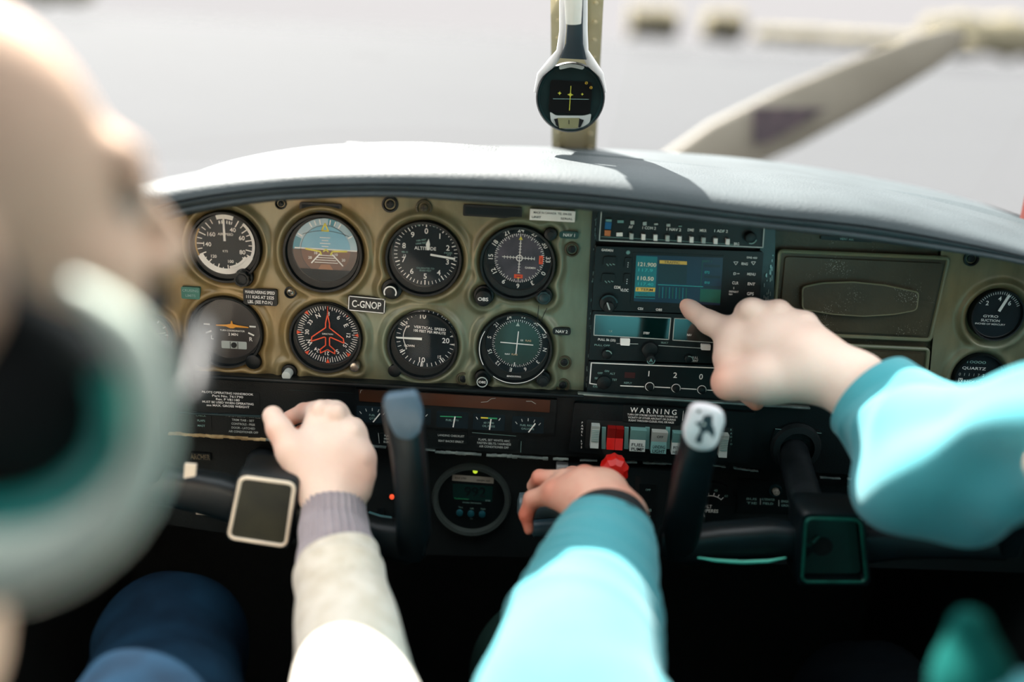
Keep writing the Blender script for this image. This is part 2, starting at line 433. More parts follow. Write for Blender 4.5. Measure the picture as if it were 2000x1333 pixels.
# centre post with its rivets
b = MB()
pB, pT = Vector((0.065 + 0.027, 0.345, 0.10)), Vector((0.065 + 0.02, -0.55, 0.62))
pB = W(1121, 292, 0.33); q = W(1127, 0, 0.16); dirp = (q - pB).normalized()
pT = q + dirp * 0.75
pB = pB - dirp * 0.03
rt = Vector((1, 0, 0)); nrm = rt.cross(dirp).normalized()
Mp = Matrix(((rt.x, dirp.x, nrm.x, pB.x), (rt.y, dirp.y, nrm.y, pB.y), (rt.z, dirp.z, nrm.z, pB.z), (0, 0, 0, 1)))
Lp = (pT - pB).length
b.poly(rrect((0, Lp / 2), 0.056, Lp, 0.004), BEIGE, -0.002, 0.002, M=Mp)
b.poly([(-0.012, 0), (0.012, 0), (0.012, Lp), (-0.012, Lp)], BEIGE, 0.002, 0.007, M=Mp)
for k in range(22):
    for s in (-1, 1):
        b.lathe([(0.0000, 0.0045), (0.002, 0.004), (0.003, 0.002)][::-1], BEIGE, (s * 0.020, 0.012 + k * 0.0262, 0), 10, Mp)
struct('trim_1', b)
# outside ground and the far horizon
b = MB(); b.add([(-220, 0.9, -1.6), (220, 0.9, -1.6), (220, 260, -1.6), (-220, 260, -1.6)], [(0, 1, 2, 3)], SNOW); struct('ground', b)
b = MB(); b.add([(-220, -60, -1.62), (220, -60, -1.62), (220, 0.9, -1.62), (-220, 0.9, -1.62)], [(0, 1, 2, 3)], SNOW); struct('ground', b)
b = MB(); q0 = W(2012, 380, .16); b.box((q0.x + .012, .16, .36), (.026, .03, .60), mat('dark_red_trim', '6a2114', .5), .006); struct('trim_2', b)
def hedge(x0, x1, y, h, label, seed):
    rng = random.Random(seed); n = 40; V = []; top = []
    b = MB()
    for i in range(n):
        x = x0 + (x1 - x0) * i / (n - 1); r = h * (0.42 + 0.2 * rng.random())
        bm = bmesh.new(); bmesh.ops.create_icosphere(bm, subdivisions=2, radius=1)
        for q in bm.verts:
            j = 1 + 0.18 * (rng.random() - 0.5); q.co = Vector((x + q.co.x * abs(x1 - x0) / n * 1.4 * j, y + q.co.y * 3 * j, 0.3 + h * 0.42 + q.co.z * r * j))
        b.add([q.co.copy() for q in bm.verts], [[q.index for q in f.verts] for f in bm.faces], TREE); bm.free()
    o = b.build('tree_line', None, 80); tag(o, label, 'trees', kind='stuff')
hedge(-95, -52, 120, 3.2, 'pale hazy tree line on the horizon, left stretch', 1)
hedge(11.5, 16.8, 120, 3.2, 'pale hazy clump of trees on the horizon just right of the centre post', 2)
hedge(20.2, 24.4, 120, 3.2, 'second pale hazy clump of trees right of the centre post', 4)
hedge(28, 53, 125, 1.7, 'low faint tree line running behind the propeller blade tip', 5)
hedge(54, 100, 140, 5.0, 'faint taller tree line on the horizon at far right', 3)
# cowling and propeller ahead of the windscreen
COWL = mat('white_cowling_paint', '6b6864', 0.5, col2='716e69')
rootc = thing('engine_cowling', (0.1, 1.2, 0.0), 'white engine cowling ahead of the windscreen, just over the glareshield', 'aircraft nose')
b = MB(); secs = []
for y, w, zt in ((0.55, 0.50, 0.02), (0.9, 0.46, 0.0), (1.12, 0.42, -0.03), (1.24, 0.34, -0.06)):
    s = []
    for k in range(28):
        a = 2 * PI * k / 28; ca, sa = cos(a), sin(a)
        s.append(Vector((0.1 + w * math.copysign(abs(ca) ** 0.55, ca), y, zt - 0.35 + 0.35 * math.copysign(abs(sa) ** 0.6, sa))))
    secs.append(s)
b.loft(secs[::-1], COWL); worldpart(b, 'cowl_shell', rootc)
PROP = mat('propeller_paint', '6f695e', 0.6, spec=.2, col2='655f54', scale=6)
PATCH = mat('painted_reflection', '44393d', 0.8, spec=.1, col2='332c30', scale=40)
pd = 2.45
hub = D(1120, 430, pd)
root = thing('propeller', hub, 'still propeller blade angled up to the right beyond the windscreen', 'propeller')
def blade(tip_px, nm):
    b = MB(); tip = D(*tip_px, pd); ax = (tip - hub).normalized(); L = (tip - hub).length; s_ = ax.cross(Vector((0, 1, 0))).normalized(); y = s_.cross(ax)
    secs = []
    for t, c in ((0.05, .05), (0.14, .055), (0.25, .10), (0.38, .145), (0.55, .148), (0.75, .125), (0.90, .095), (0.97, .07), (1.0, .03)):
        tw = rad(38 - 22 * t); cc = []
        for k in range(20):
            a = 2 * PI * k / 20; u = cos(a) * c / 2; v = sin(a) * (0.012 + 0.02 * (1 - t))
            cc.append(hub + ax * L * t + s_ * (u * cos(tw * 0.5) - v * sin(tw * 0.5)) + y * (u * sin(tw * 0.5) + v * cos(tw * 0.5)))
        secs.append(cc)
    b.loft(secs, PROP); return worldpart(b, nm, root)
bl = blade((1880, 68), 'blade'); blade((360, 790), 'blade')
b = MB(); b.lathe([(0.0001, 0.24), (0.05, 0.22), (0.10, 0.14), (0.13, 0.0), (0.13, -0.06)][::-1], PROP, M=Matrix.Translation(hub) @ Matrix.Rotation(-PI / 2, 4, 'X'))
worldpart(b, 'spinner', root)
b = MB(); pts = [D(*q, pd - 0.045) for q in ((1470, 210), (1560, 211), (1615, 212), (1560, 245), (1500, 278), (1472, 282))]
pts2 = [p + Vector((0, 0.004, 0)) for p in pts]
b.add(pts + pts2, [tuple(range(6))[::-1], tuple(range(6, 12))] + [(i, i + 6, (i + 1) % 6 + 6, (i + 1) % 6) for i in range(6)], PATCH)  # dark patch laid on the blade to stand for a windscreen reflection
worldpart(b, 'reflection_patch', root, 'dark mottled purple-brown patch painted as a windscreen reflection')

# ================================================================== glareshield
def curve(pts):
    xs = [p[0] for p in pts]; ys = [p[1] for p in pts]
    def f(x):
        # smooth monotone-ish interpolation
        x = float(x)
        if x <= xs[0]: return ys[0] + (x - xs[0]) * (ys[1] - ys[0]) / (xs[1] - xs[0])
        if x >= xs[-1]: return ys[-1] + (x - xs[-1]) * (ys[-1] - ys[-2]) / (xs[-1] - xs[-2])
        i = max(k for k in range(len(xs) - 1) if xs[k] <= x); t = (x - xs[i]) / (xs[i + 1] - xs[i])
        m = [(ys[min(k + 1, len(xs) - 1)] - ys[max(k - 1, 0)]) / (xs[min(k + 1, len(xs) - 1)] - xs[max(k - 1, 0)]) for k in (i, i + 1)]
        h = xs[i + 1] - xs[i]
        return (2 * t**3 - 3 * t**2 + 1) * ys[i] + (t**3 - 2 * t**2 + t) * h * m[0] + (-2 * t**3 + 3 * t**2) * ys[i + 1] + (t**3 - t**2) * h * m[1]
    return f
c_bot = curve([(100, 520), (240, 462), (330, 432), (450, 408), (560, 396), (760, 390), (930, 400), (1150, 416), (1480, 450), (1700, 476), (2000, 520), (2200, 570)])
c_top = curve([(100, 445), (240, 388), (400, 354), (600, 334), (800, 330), (1000, 336), (1200, 352), (1480, 390), (1700, 412), (1900, 455), (2000, 482), (2200, 545)])
c_sky = curve([(60, 400), (240, 366), (400, 334), (500, 316), (600, 303), (700, 293), (900, 287), (1075, 288), (1240, 294), (1400, 304), (1500, 314), (1600, 328), (1700, 346), (1800, 366), (1900, 392), (2000, 424), (2100, 460)])
def row(X, cv, Y):
    px = 1000 + X / (Y - CAM.y) * FPX
    for _ in range(6):
        p = W(px, cv(px), Y); px += (X - p.x) / (Y - CAM.y) * FPX
    return W(px, cv(px), Y)
VINYL = mat('glareshield_vinyl', '30393c', 0.6, spec=0.3, col2='384144', scale=14, bump=0.35, bscale=420)
root = thing('glareshield', (0, 0, 0.15), 'padded dark glareshield arching over the instrument panel, sunlit on top', 'dashboard cover')
b = MB(); NX = 90; rows = []
for i in range(NX + 1):
    X = -0.592 + 1.184 * i / NX; yf = -0.055 - 0.02 * (1 - (X / 0.6) ** 2)
    zb = row(X, c_bot, yf).z; zt = row(X, c_top, yf + 0.01).z; zs = row(X, c_sky, 0.33).z; H = zt - zb
    P = [(0.06, zb + 0.004), (yf + 0.05, zb + 0.002), (yf + 0.012, zb), (yf + 0.002, zb + 0.004),
         (yf - 0.003, zb + H * .22), (yf + 0.0015, zb + H * .27), (yf - 0.003, zb + H * .32),
         (yf - 0.005, zb + H * .48), (yf + 0.0, zb + H * .53), (yf - 0.004, zb + H * .58), (yf - 0.002, zb + H * .75),
         (yf + 0.004, zb + H * .92), (yf + 0.016, zb + H * 1.05)]
    zc = zt + (zs - zt) * 0.12 + 0.006
    P += [(yf + 0.05, zc), (0.08, zt + (zs - zt) * .40 + 0.008), (0.2, zt + (zs - zt) * .72 + 0.005), (0.33, zs), (0.42, zs - 0.03), (0.462, zs - 0.17), (0.3, zs - 0.11), (0.12, zb + 0.03)]
    rows.append([Vector((X, y, z)) for y, z in P])
n = len(rows[0]); vs = [q for r in rows for q in r]
b.add(vs, [(i * n + k, i * n + (k + 1) % n, (i + 1) * n + (k + 1) % n, (i + 1) * n + k) for i in range(NX) for k in range(n)] + [tuple(range(n)), tuple(NX * n + k for k in range(n))[::-1]], VINYL)
o = worldpart(b, 'padded_cover', root, smooth=60)
bm = bmesh.new(); bm.from_mesh(o.data); bmesh.ops.recalc_face_normals(bm, faces=bm.faces); bm.to_mesh(o.data); bm.free()
def piping(fr, name, r, out=0.0):
    pts = []
    for q in rows[2:-2]:
        a = q[4] if fr < .4 else q[7]; pts.append(a + Vector((0, -out, 0)))
    bb = MB(); bb.tube(pts, r, VINYL, 8); worldpart(bb, name, root)
piping(.3, 'edge_piping', 0.0022, 0.0005)
b = MB(); p0 = W(712, 284, 0.31)
b.box(p0, (0.045, 0.012, 0.004), BLACK, 0.002); worldpart(b, 'vent_slot', root)

# ================================================================== instrument panel (olive, moulded)
BEZ = [(441, 480, 70), (632, 494, 77), (828, 504, 74), (1012, 513, 73), (443, 648, 71), (637, 658, 70), (826, 673, 68), (1008, 678, 72), (296, 655, 42)]
KNB = [(480, 540, 14), (766, 564, 16), (945, 576, 18), (1062, 577, 16), (1075, 456, 10), (566, 725, 13), (695, 713, 10), (943, 737, 17), (1060, 738, 16), (497, 706, 12), (398, 702, 12)]
S0 = 0.000514
def panel_field(name, fr, quadpx, m, holes, nu, nv, rim=0.0045, thick=0.02):
    P = [Vector(fr.p(*q)) for q in quadpx]      # TL TR BR BL
    U, V_ = np.meshgrid(np.linspace(0, 1, nu), np.linspace(0, 1, nv))
    def bil(i): return (P[0][i] * (1 - U) * (1 - V_) + P[1][i] * U * (1 - V_) + P[2][i] * U * V_ + P[3][i] * (1 - U) * V_)
    X, Y = bil(0), bil(1); xs_ = np.linspace(-.58, .58, 60); lim = np.array([row(float(q), c_bot, -.06).z for q in xs_]) + .018
    cap = lambda q: np.interp(q + fr.O.x, xs_, lim) - fr.O.z
    Y = np.minimum(Y, cap(X)) if True else Y; d = np.full(X.shape, 9.0)
    for (a, c, r) in holes:
        x, y = fr.p(a, c); dd = np.hypot(X - x, Y - y) - (r * fr.k)
        kk = 0.008; hh = np.maximum(kk - np.abs(d - dd), 0) / kk; d = np.minimum(d, dd) - hh * hh * kk * .25
    Zc = rim * np.exp(-((d - 0.0055) / 0.0042) ** 2) - 0.004 * (1 / (1 + np.exp((d - 0.000) / 0.0011)))
    Zc += 0.0004 * np.sin(X * 60 + 1) * np.cos(Y * 75)
    vs = np.stack([X.ravel(), Y.ravel(), Zc.ravel()], 1); w = nu
    fs = [(r * w + a, (r + 1) * w + a, (r + 1) * w + a + 1, r * w + a + 1) for r in range(nv - 1) for a in range(nu - 1)]
    b = MB(); b.add([tuple(q) for q in vs], fs, m)
    tp = [(P[0].x + (P[1].x - P[0].x) * t, min(P[0].y + (P[1].y - P[0].y) * t, float(cap(P[0].x + (P[1].x - P[0].x) * t)))) for t in np.linspace(0, 1, 16)]
    b.poly([(float(x), float(y) - .002) for x, y in tp] + [(P[2].x, P[2].y), (P[3].x, P[3].y)], m, -thick, -0.006)
    return b
PAN = Fr(720, 560, 0.0, 'instrument_board', 'worn olive moulded instrument panel holding the nine round flight dials', 'instrument panel')
olv = bpy.data.materials.new('olive_worn'); olv.use_nodes = True; t = olv.node_tree; bs = t.nodes['Principled BSDF']
co = N(t, 'ShaderNodeTexCoord'); n1 = N(t, 'ShaderNodeTexNoise'); n1.inputs['Scale'].default_value = 7; n1.inputs['Detail'].default_value = 6
n2 = N(t, 'ShaderNodeTexNoise'); n2.inputs['Scale'].default_value = 70; n2.inputs['Detail'].default_value = 8
mp = N(t, 'ShaderNodeMapping'); mp.inputs['Scale'].default_value = (1.0, 0.25, 1)
r1 = N(t, 'ShaderNodeValToRGB'); el = r1.color_ramp.elements; el[0].position = .32; el[1].position = .68
el[0].color = (*lin('8a7348'), 1); el[1].color = (*lin('6f7660'), 1)
sxx = N(t, 'ShaderNodeSeparateXYZ'); t.links.new(co.outputs['Object'], sxx.inputs[0])
ma = N(t, 'ShaderNodeMath', operation='MULTIPLY_ADD'); ma.inputs[1].default_value = 0.9; t.links.new(sxx.outputs['X'], ma.inputs[0]); t.links.new(n1.outputs['Fac'], ma.inputs[2])
t.links.new(co.outputs['Object'], n1.inputs['Vector']); t.links.new(ma.outputs[0], r1.inputs[0])
t.links.new(co.outputs['Object'], mp.inputs[0]); t.links.new(mp.outputs[0], n2.inputs['Vector'])
mx = N(t, 'ShaderNodeMixRGB', blend_type='MULTIPLY'); mx.inputs[0].default_value = 0.7
r2 = N(t, 'ShaderNodeValToRGB'); r2.color_ramp.elements[0].position = .3; r2.color_ramp.elements[1].position = .6; r2.color_ramp.elements[0].color = (.62, .62, .6, 1); r2.color_ramp.elements[1].color = (1, 1, 1, 1)
t.links.new(n2.outputs['Fac'], r2.inputs[0]); t.links.new(r1.outputs[0], mx.inputs[1]); t.links.new(r2.outputs[0], mx.inputs[2])
t.links.new(mx.outputs[0], bs.inputs['Base Color']); bs.inputs['Roughness'].default_value = .33; bs.inputs['Metallic'].default_value = .15
n3 = N(t, 'ShaderNodeTexNoise'); n3.inputs['Scale'].default_value = 240; t.links.new(co.outputs['Object'], n3.inputs['Vector'])
bp = N(t, 'ShaderNodeBump'); bp.inputs['Strength'].default_value = .12; bp.inputs['Distance'].default_value = .001; t.links.new(n3.outputs['Fac'], bp.inputs['Height']); t.links.new(bp.outputs[0], bs.inputs['Normal'])
b = panel_field('p', PAN, ((235, 352), (1160, 404), (1140, 769), (235, 722)), olv, BEZ + KNB, 420, 190)
PAN.part(b, 'panel_face', smooth=None and 0 or 60)
def screw(fr, px, py, r=9, m=OLIVE, z=0.003, ring=True, head=CHROME, name='screw'):
    b = MB(); c = fr.p(px, py); k = fr.k
    if ring: b.lathe([(r * k * 1.25, -0.002), (r * k * 1.2, z * .8), (r * k * .95, z * .9), (r * k * .8, z * .2)], m, (*c, 0), 20)
    b.lathe([(r * k * .62, 0.0), (r * k * .6, z * .6), (r * k * .3, z * .85), (0.00001, z * .9)], head, (*c, 0), 16)
    b.box((c[0], c[1], z * .9), (r * k * .8, r * k * .16, 0.0004), BLACK); b.box((c[0], c[1], z * .9), (r * k * .16, r * k * .8, 0.0004), BLACK)
    return fr.part(b, name)
screw(PAN, 568, 571, 10, BLACK)
for q in ((1117, 487), (1102, 708), (1099, 752), (905, 740)): screw(PAN, *q, 12, OLIVED, head=DARK)
screw(PAN, 762, 399, 13, BLACK, head=DARK); screw(PAN, 828, 406, 13, OLIVED, head=OLIVED); screw(PAN, 549, 398, 9, BLACK, head=DARK)
for (x, y, w, h) in ((627, 405, 80, 17), (962, 413, 112, 22)):
    b = MB(); c = PAN.p(x, y); b.poly(rrect(c, w * PAN.k, h * PAN.k, 0.002), BLACK, 0.0005, 0.0025)
    b.poly(rrect((c[0], c[1]), (w - 8) * PAN.k, (h - 8) * PAN.k, 0.0015), FACE, 0.0024, 0.0028); PAN.part(b, 'slot')
def placard(fr, px, py, w, h, lines, bg=BLACK, fg=WHITE, th=5.5, rot=0, border=False, label=None, r=3, z=None, name='placard', parent=None, wids=None, sp=None):
    z = z or (0.0046 if fr is PAN else 0.0008)
    b = MB(); c = fr.p(px, py, z); k = fr.k
    b.poly(rrect(c, w * k, h * k, r * k, rot), bg, -0.001, z)
    if border:
        b2 = rrect(c, (w - 3) * k, (h - 3) * k, r * k, rot); b.pline(b2, 1.6 * k, fg, z + 0.0001, True)
    n = len(lines); sp = sp or h / (n + 0.35)
    for i, s in enumerate(lines):
        oy = ((n - 1) / 2 - i) * sp * k
        ww = wids[i] * k if wids else None
        b.text(s, (c[0] - oy * sin(rot), c[1] + oy * cos(rot)), th * k, fg, z + 0.00015, rot, wid=ww)
    return fr.part(b, name, label, parent)
placard(PAN, 508, 581, 66, 33, ['MANEUVERING SPEED', '111 KIAS AT 2325', 'LBS. (SEE P.O.H.)'], th=6.2, wids=[58, 54, 48], label='black placard reading MANEUVERING SPEED 111 KIAS AT 2325 LBS', r=4)
placard(PAN, 716, 595.5, 73, 31, ['C-GNOP'], th=14, rot=rad(-2.2), border=True, label='black placard with white border reading C-GNOP', wids=[57], r=1)
TEALP = mat('teal_placard', '1d6a5c', 0.4)
placard(PAN, 372, 573, 36, 24, ['CRUISING', 'LIMITS'], TEALP, DIM, th=5, label='teal placard', r=3)
placard(PAN, 1111.5, 459.5, 37, 14, ['NAV 1'], mat('teal_placard_dark', '123f3a', 0.4), WHITE, th=6, label='dark teal placard reading NAV 1', r=6)
placard(PAN, 1097, 648, 36, 14, ['NAV 2'], BLACK, WHITE, th=6, label='black placard reading NAV 2', r=6)
placard(PAN, 1079, 421.5, 86, 21, ['MADE IN CANADA  TEL 204-555', 'UNIT                 SERIAL'], WHITE, BLACK, th=4, label='white paper label under the glareshield', r=1, wids=[72, 78])
b = MB(); 
b.pline([PAN.p(*a) for a in ((1052, 595), (1048, 640), (1056, 625), (1068, 600))], 0.0006, BLACK, 0.0048)
PAN.part(b, 'crack')

# lower panel (black) with its worn silver lip
LOW = Fr(1000, 830, -0.012, 'instrument_subpanel', 'long black lower panel under the flight dials with a chipped silver edge', 'lower panel')
b = MB(); q = LOW.quad(((200, 720), (1145, 771), (1140, 893), (200, 842)), 0); b.poly(q, BLACK, -0.012, 0.0)
q = LOW.quad(((1145, 771), (2200, 826), (2200, 965), (1140, 893))); b.poly(q, BLACK, -0.012, -0.0004); LOW.part(b, 'panel_face')
b = MB(); rng = random.Random(3)
def lip(p0, p1, n, gap=0.1, m=SILVER, w=(2.2, 4.2)):
    for i in range(n):
        if rng.random() < gap: continue
        a = i / n; c = (i + 1.05) / n
        x0, y0 = p0[0] + (p1[0] - p0[0]) * a, p0[1] + (p1[1] - p0[1]) * a; x1, y1 = p0[0] + (p1[0] - p0[0]) * c, p0[1] + (p1[1] - p0[1]) * c
        A = LOW.p(x0, y0 + rng.uniform(-.8, .8)); B = LOW.p(x1, y1 + rng.uniform(-.8, .8)); ww = rng.uniform(*w) * S0
        mid = ((A[0] + B[0]) / 2, (A[1] + B[1]) / 2, 0.0015); L = math.hypot(B[0] - A[0], B[1] - A[1])
        b.box(mid, (L, ww, 0.004), m, 0.0005, math.atan2(B[1] - A[1], B[0] - A[0]))
TAN = mat('worn_tan_edge', 'c0a679', 0.5, col2='8a7048', scale=90)
lip((330, 846), (520, 858), 16, 0.05, TAN, (3, 6)); lip((520, 858), (850, 879), 24, .12); lip((850, 882), (1110, 897), 26, .08, mat('worn_grey_edge', '8b9790', .4, .3, col2='5f6b68', scale=80), (3, 6))
lip((1110, 897), (1400, 909), 26, .2); lip((1400, 909), (1480, 920), 10, .4); lip((1600, 932), (1760, 941), 12, .1)
LOW.part(b, 'worn_edge')['kind'] = 'stuff'
b = MB(); a = LOW.p(235, 724); c = LOW.p(1140, 771); L = math.hypot(a[0] - c[0], a[1] - c[1])
b.box(((a[0] + c[0]) / 2, (a[1] + c[1]) / 2, 0.004), (L, 0.004, 0.008), BLACK, 0.0012, math.atan2(c[1] - a[1], c[0] - a[0])); LOW.part(b, 'edge_moulding')
b = MB(); a = LOW.p(1128, 767); c = LOW.p(1580, 795); L = math.hypot(a[0] - c[0], a[1] - c[1])
b.box(((a[0] + c[0]) / 2, (a[1] + c[1]) / 2, 0.003), (L, 0.0026, 0.006), SILVER, 0.0008, math.atan2(c[1] - a[1], c[0] - a[0])); LOW.part(b, 'silver_strip')
# lower dashboard under it
LD = Fr(1000, 1000, 0.0, 'lower_dashboard', 'dark lower dashboard below the black panel carrying the round timer', 'dashboard')
DASH = mat('dash_black', '0a1112', 0.6, spec=.35, col2='0d1516', bump=.2, bscale=500)
b = MB(); q = LD.quad(((200, 835), (2200, 950), (2200, 1130), (1330, 1100), (700, 1085), (200, 1010))); b.poly(q, DASH, -0.03, -0.004); LD.part(b, 'panel_face')
# ================================================================== round instruments
def instrument(name, label, bez, dial, Y=0.0, cat='gauge', z0=0.0, rimw=0.0025, group='round flight instruments', knobside=None, square=False, lip=BLACK, gl=True):
    f = Fr(bez[0], bez[1], Y, name, label, cat, group); k = f.k; R = bez[2] * k
    b = MB(); b.lathe([(0.0001, 0.0015), (R * .9, 0.0015), (R * .93, 0.006), (R * .985, 0.0062), (R, 0.004), (R, -0.006)][::-1], lip, seg=72)
    f.part(b, 'bezel')
    f.c = f.p(dial[0], dial[1]); f.R = dial[2] * k
    f.b = MB(); f.b.lathe([(f.R, 0.0018), (f.R * .99, 0.0024), (f.R * .96, 0.0020)], BLACK, (*f.c, 0), 64)
    f.b.disc(f.c, f.R * .985, FACE, 0.0020, 64); f.z = 0.0023
    f.gl = gl
    return f
def P_(f, r, a): a = rad(a); return (f.c[0] + f.R * r * sin(a), f.c[1] + f.R * r * cos(a))
def num(f, s, a, r, h, m=WHITE, upright=True, flip=None):
    f.b.text(s, P_(f, r, a), h * f.R, m, f.z, 0 if upright else rad(-a))
def finish(f, dialname='dial_face'):
    f.part(f.b, dialname, smooth=0)
    if f.gl:
        b = MB(); b.disc(f.c, f.R * 1.0, GLASS, 0.0045, 48); f.part(b, 'glass', smooth=0)
def needle(f, a, r1, r2, w, m=WHITE, tip=0.0, name='needle', z=0.0032, c=None, taper=1.0):
    c = c or f.c; a = rad(a); d = Vector((sin(a), cos(a), 0)); n = Vector((d.y, -d.x, 0)); R = f.R; c = Vector((*c, 0))
    pts = [c + d * r1 * R - n * w * R / 2, c + d * r1 * R + n * w * R / 2, c + d * (r2 - tip) * R + n * w * taper * R / 2]
    if tip: pts.append(c + d * r2 * R)
    pts.append(c + d * (r2 - tip) * R - n * w * taper * R / 2)
    b = MB(); b.poly([(p.x, p.y) for p in pts], m, z - 0.0003, z + 0.0002); return f.part(b, name, smooth=0)
def knob(f, px, py, r, m=BLACK, h=0.014, ring=None, txt=None, base=None, name='knob', fl=0, dot=None, tm=WHITE):
    b = MB(); c = f.p(px, py); k = f.k; R = r * k
    if base: b.cyl(c, base * k, -0.004, 0.004, BLACK, 32, 0.001)
    if fl:
        n = fl * 4; pts = [(R * (1 + .07 * (1 if (i // 2) % 2 else 0)) * cos(2 * PI * i / n), R * (1 + .07 * (1 if (i // 2) % 2 else 0)) * sin(2 * PI * i / n)) for i in range(n)]
        b.poly([(c[0] + x, c[1] + y) for x, y in pts], m, 0.002, h)
        b.cyl(c, R * .8, h - .001, h + .0012, m, 24, .0008)
    else: b.cyl(c, R, 0.0, h, m, 32, min(.0015, R * .2))
    if ring: b.arc(c, R * .80, R * .98, ring[0], ring[1], ring[2], h + .0014)
    if txt: b.text(txt, c, R * .42, tm, h + .0014, wid=R * 1.25)
    if dot: b.disc(c, R * .35, dot, h + .0015, 16)
    return f.part(b, name)

# --- airspeed
f = instrument('airspeed_indicator', 'airspeed dial with thick white arc and needle near the top, top left', (441, 482, 71), (441, 477, 60))
for i, a in enumerate(range(30, 331, 12)):
    big = i % 2 == 0; f.b.tick(f.c, (.68 if big else .76) * f.R, .92 * f.R, a, .035 * f.R * (1 if big else .8), WHITE, f.z)
f.b.arc(f.c, .88 * f.R, .97 * f.R, 40, 120, WHITE, f.z); f.b.arc(f.c, .80 * f.R, .985 * f.R, 115, 245, WHITE, f.z + .0001)
f.b.arc(f.c, .72 * f.R, .82 * f.R, 120, 170, WHITE, f.z + .0001)
f.b.arc(f.c, .84 * f.R, .98 * f.R, -17, 18, WHITE, f.z); f.b.arc(f.c, .93 * f.R, .98 * f.R, 245, 300, mat('ochre_arc', 'b08a40', .5), f.z)
for a in (-12, -6, 6, 12, 18): f.b.tick(f.c, .70 * f.R, .80 * f.R, a, .03 * f.R, WHITE, f.z); 
f.b.ticks(f.c, .68 * f.R, .78 * f.R, -14, 7, 5, .02 * f.R, WHITE, f.z)
for s, a, r in (('40', 28, .56), ('60', 66, .60), ('80', 112, .60), ('100', 163, .58), ('120', 223, .56), ('140', 268, .58), ('160', 306, .54)): num(f, s, a, r, .14 if s not in ('100', '120') else .1)
f.b.text('AIRSPEED', (f.c[0] + .02 * f.R, f.c[1] + .34 * f.R), .08 * f.R, WHITE, f.z, wid=.5 * f.R)
f.b.text('KTS', (f.c[0], f.c[1] - .22 * f.R), .07 * f.R, WHITE, f.z)
finish(f); needle(f, -1.5, .12, .95, .075, taper=.7)
knob(f, 478, 541, 14, h=.012, fl=9, base=18)
# --- attitude indicator
SKYB = mat('sky_blue_card', '5fa3bd', 0.4, col2='6badc4'); SKYT = mat('teal_blue_card', '1b8aa0', 0.4); SKYL = mat('pale_blue_ring', '8cb0bc', 0.4, col2='a4bfca', scale=50); BRN = mat('brown_card', '4a2b18', 0.4, col2='3a2216'); BRNL = mat('tan_card', 'a06a45', .5)
f = instrument('attitude_indicator', 'attitude indicator with blue sky card over brown ground card, top row', (632, 494, 78), (636, 488, 64))
c = f.c; R = f.R; z = f.z
H = f.p(636, 486)[1] - c[1]
def seg(b, r, y0, y1, m, z, n=40, cx=0, cy=0):
    pts = []
    for i in range(n + 1):
        y = y0 + (y1 - y0) * i / n; w = math.sqrt(max(r * r - y * y, 0)); pts.append((y, w))
    P = [(c[0] + cx - w, c[1] + cy + y) for y, w in pts] + [(c[0] + cx + w, c[1] + cy + y) for y, w in pts[::-1]]
    b.poly(P, m, z)
seg(f.b, R * .98, H, R * .98, SKYL, z); seg(f.b, R * .98, -.62 * R, H, BRN, z)
f.b.arc(c, R * .78, R * .98, -90, -66, SKYT, z + .00005); f.b.arc(c, R * .78, R * .98, 6, 22, SKYT, z + .00005)
seg(f.b, R * .75, H, R * .75, SKYB, z + .0002, cx=.02 * R); seg(f.b, R * .75, -.62 * R, H, mat('rust_card', '6b3a20', .4, col2='54301c'), z + .0002, cx=.02 * R)
f.b.pline([(c[0] + .02 * R + .76 * R * sin(rad(a)), c[1] + .76 * R * cos(rad(a))) for a in range(-140, 60, 8)], .014 * R, BLACK, z + .0003)
f.b.pline([(c[0] + .02 * R + x * R, c[1] + (.60 - .28 * x * x) * R) for x in [i / 10 - .7 for i in range(15)]], .018 * R, BLACK, z + .0003)
f.b.line((c[0] - .93 * R, c[1] + H), (c[0] + .97 * R, c[1] + H - .01 * R), .04 * R, WHITE, z + .0003)
for a in (-60, -30, -20, -10, 10, 20, 30, 60): f.b.tick(c, R * .8, R * .95, a, .035 * R, WHITE, z + .0003)
Y0 = z + .0005
f.b.pline([(c[0] - .1 * R, c[1] + .6 * R), (c[0], c[1] + .82 * R), (c[0] + .1 * R, c[1] + .6 * R)], .045 * R, YELLOW, Y0, True)
for i, w in enumerate((.10, .16, .10, .16)):
    f.b.line((c[0] - w * R, c[1] + (.12 + i * .09) * R), (c[0] + w * R, c[1] + (.12 + i * .09) * R), .022 * R, WHITE, Y0)
for i in range(4):
    f.b.line((c[0] - (.20 + i * .04) * R, c[1] - (.16 + i * .075) * R), (c[0] + (.24 + i * .05) * R, c[1] - (.16 + i * .075) * R), .022 * R, WHITE, Y0)
f.b.line((c[0] - .16 * R, c[1] - .12 * R), (c[0] - .42 * R, c[1] - .42 * R), .04 * R, WHITE, Y0); f.b.line((c[0] + .22 * R, c[1] - .12 * R), (c[0] + .55 * R, c[1] - .47 * R), .04 * R, WHITE, Y0)
f.b.text('10', (c[0] - .28 * R, c[1] - .10 * R), .08 * R, WHITE, Y0); f.b.text('20', (c[0] - .46 * R, c[1] - .25 * R), .08 * R, WHITE, Y0)
f.b.text('10', (c[0] + .34 * R, c[1] - .12 * R), .08 * R, WHITE, Y0); f.b.text('20', (c[0] + .56 * R, c[1] - .28 * R), .08 * R, WHITE, Y0)
f.b.poly([(c[0] - .12 * R, c[1] - .44 * R), (c[0] + .14 * R, c[1] - .44 * R), (c[0] + .26 * R, c[1] - .62 * R), (c[0] - .22 * R, c[1] - .62 * R)], BRNL, Y0)
seg(f.b, R * .985, -R * .985, -.60 * R, FACE, Y0 + .0001)
finish(f)
b = MB(); zz = .0034
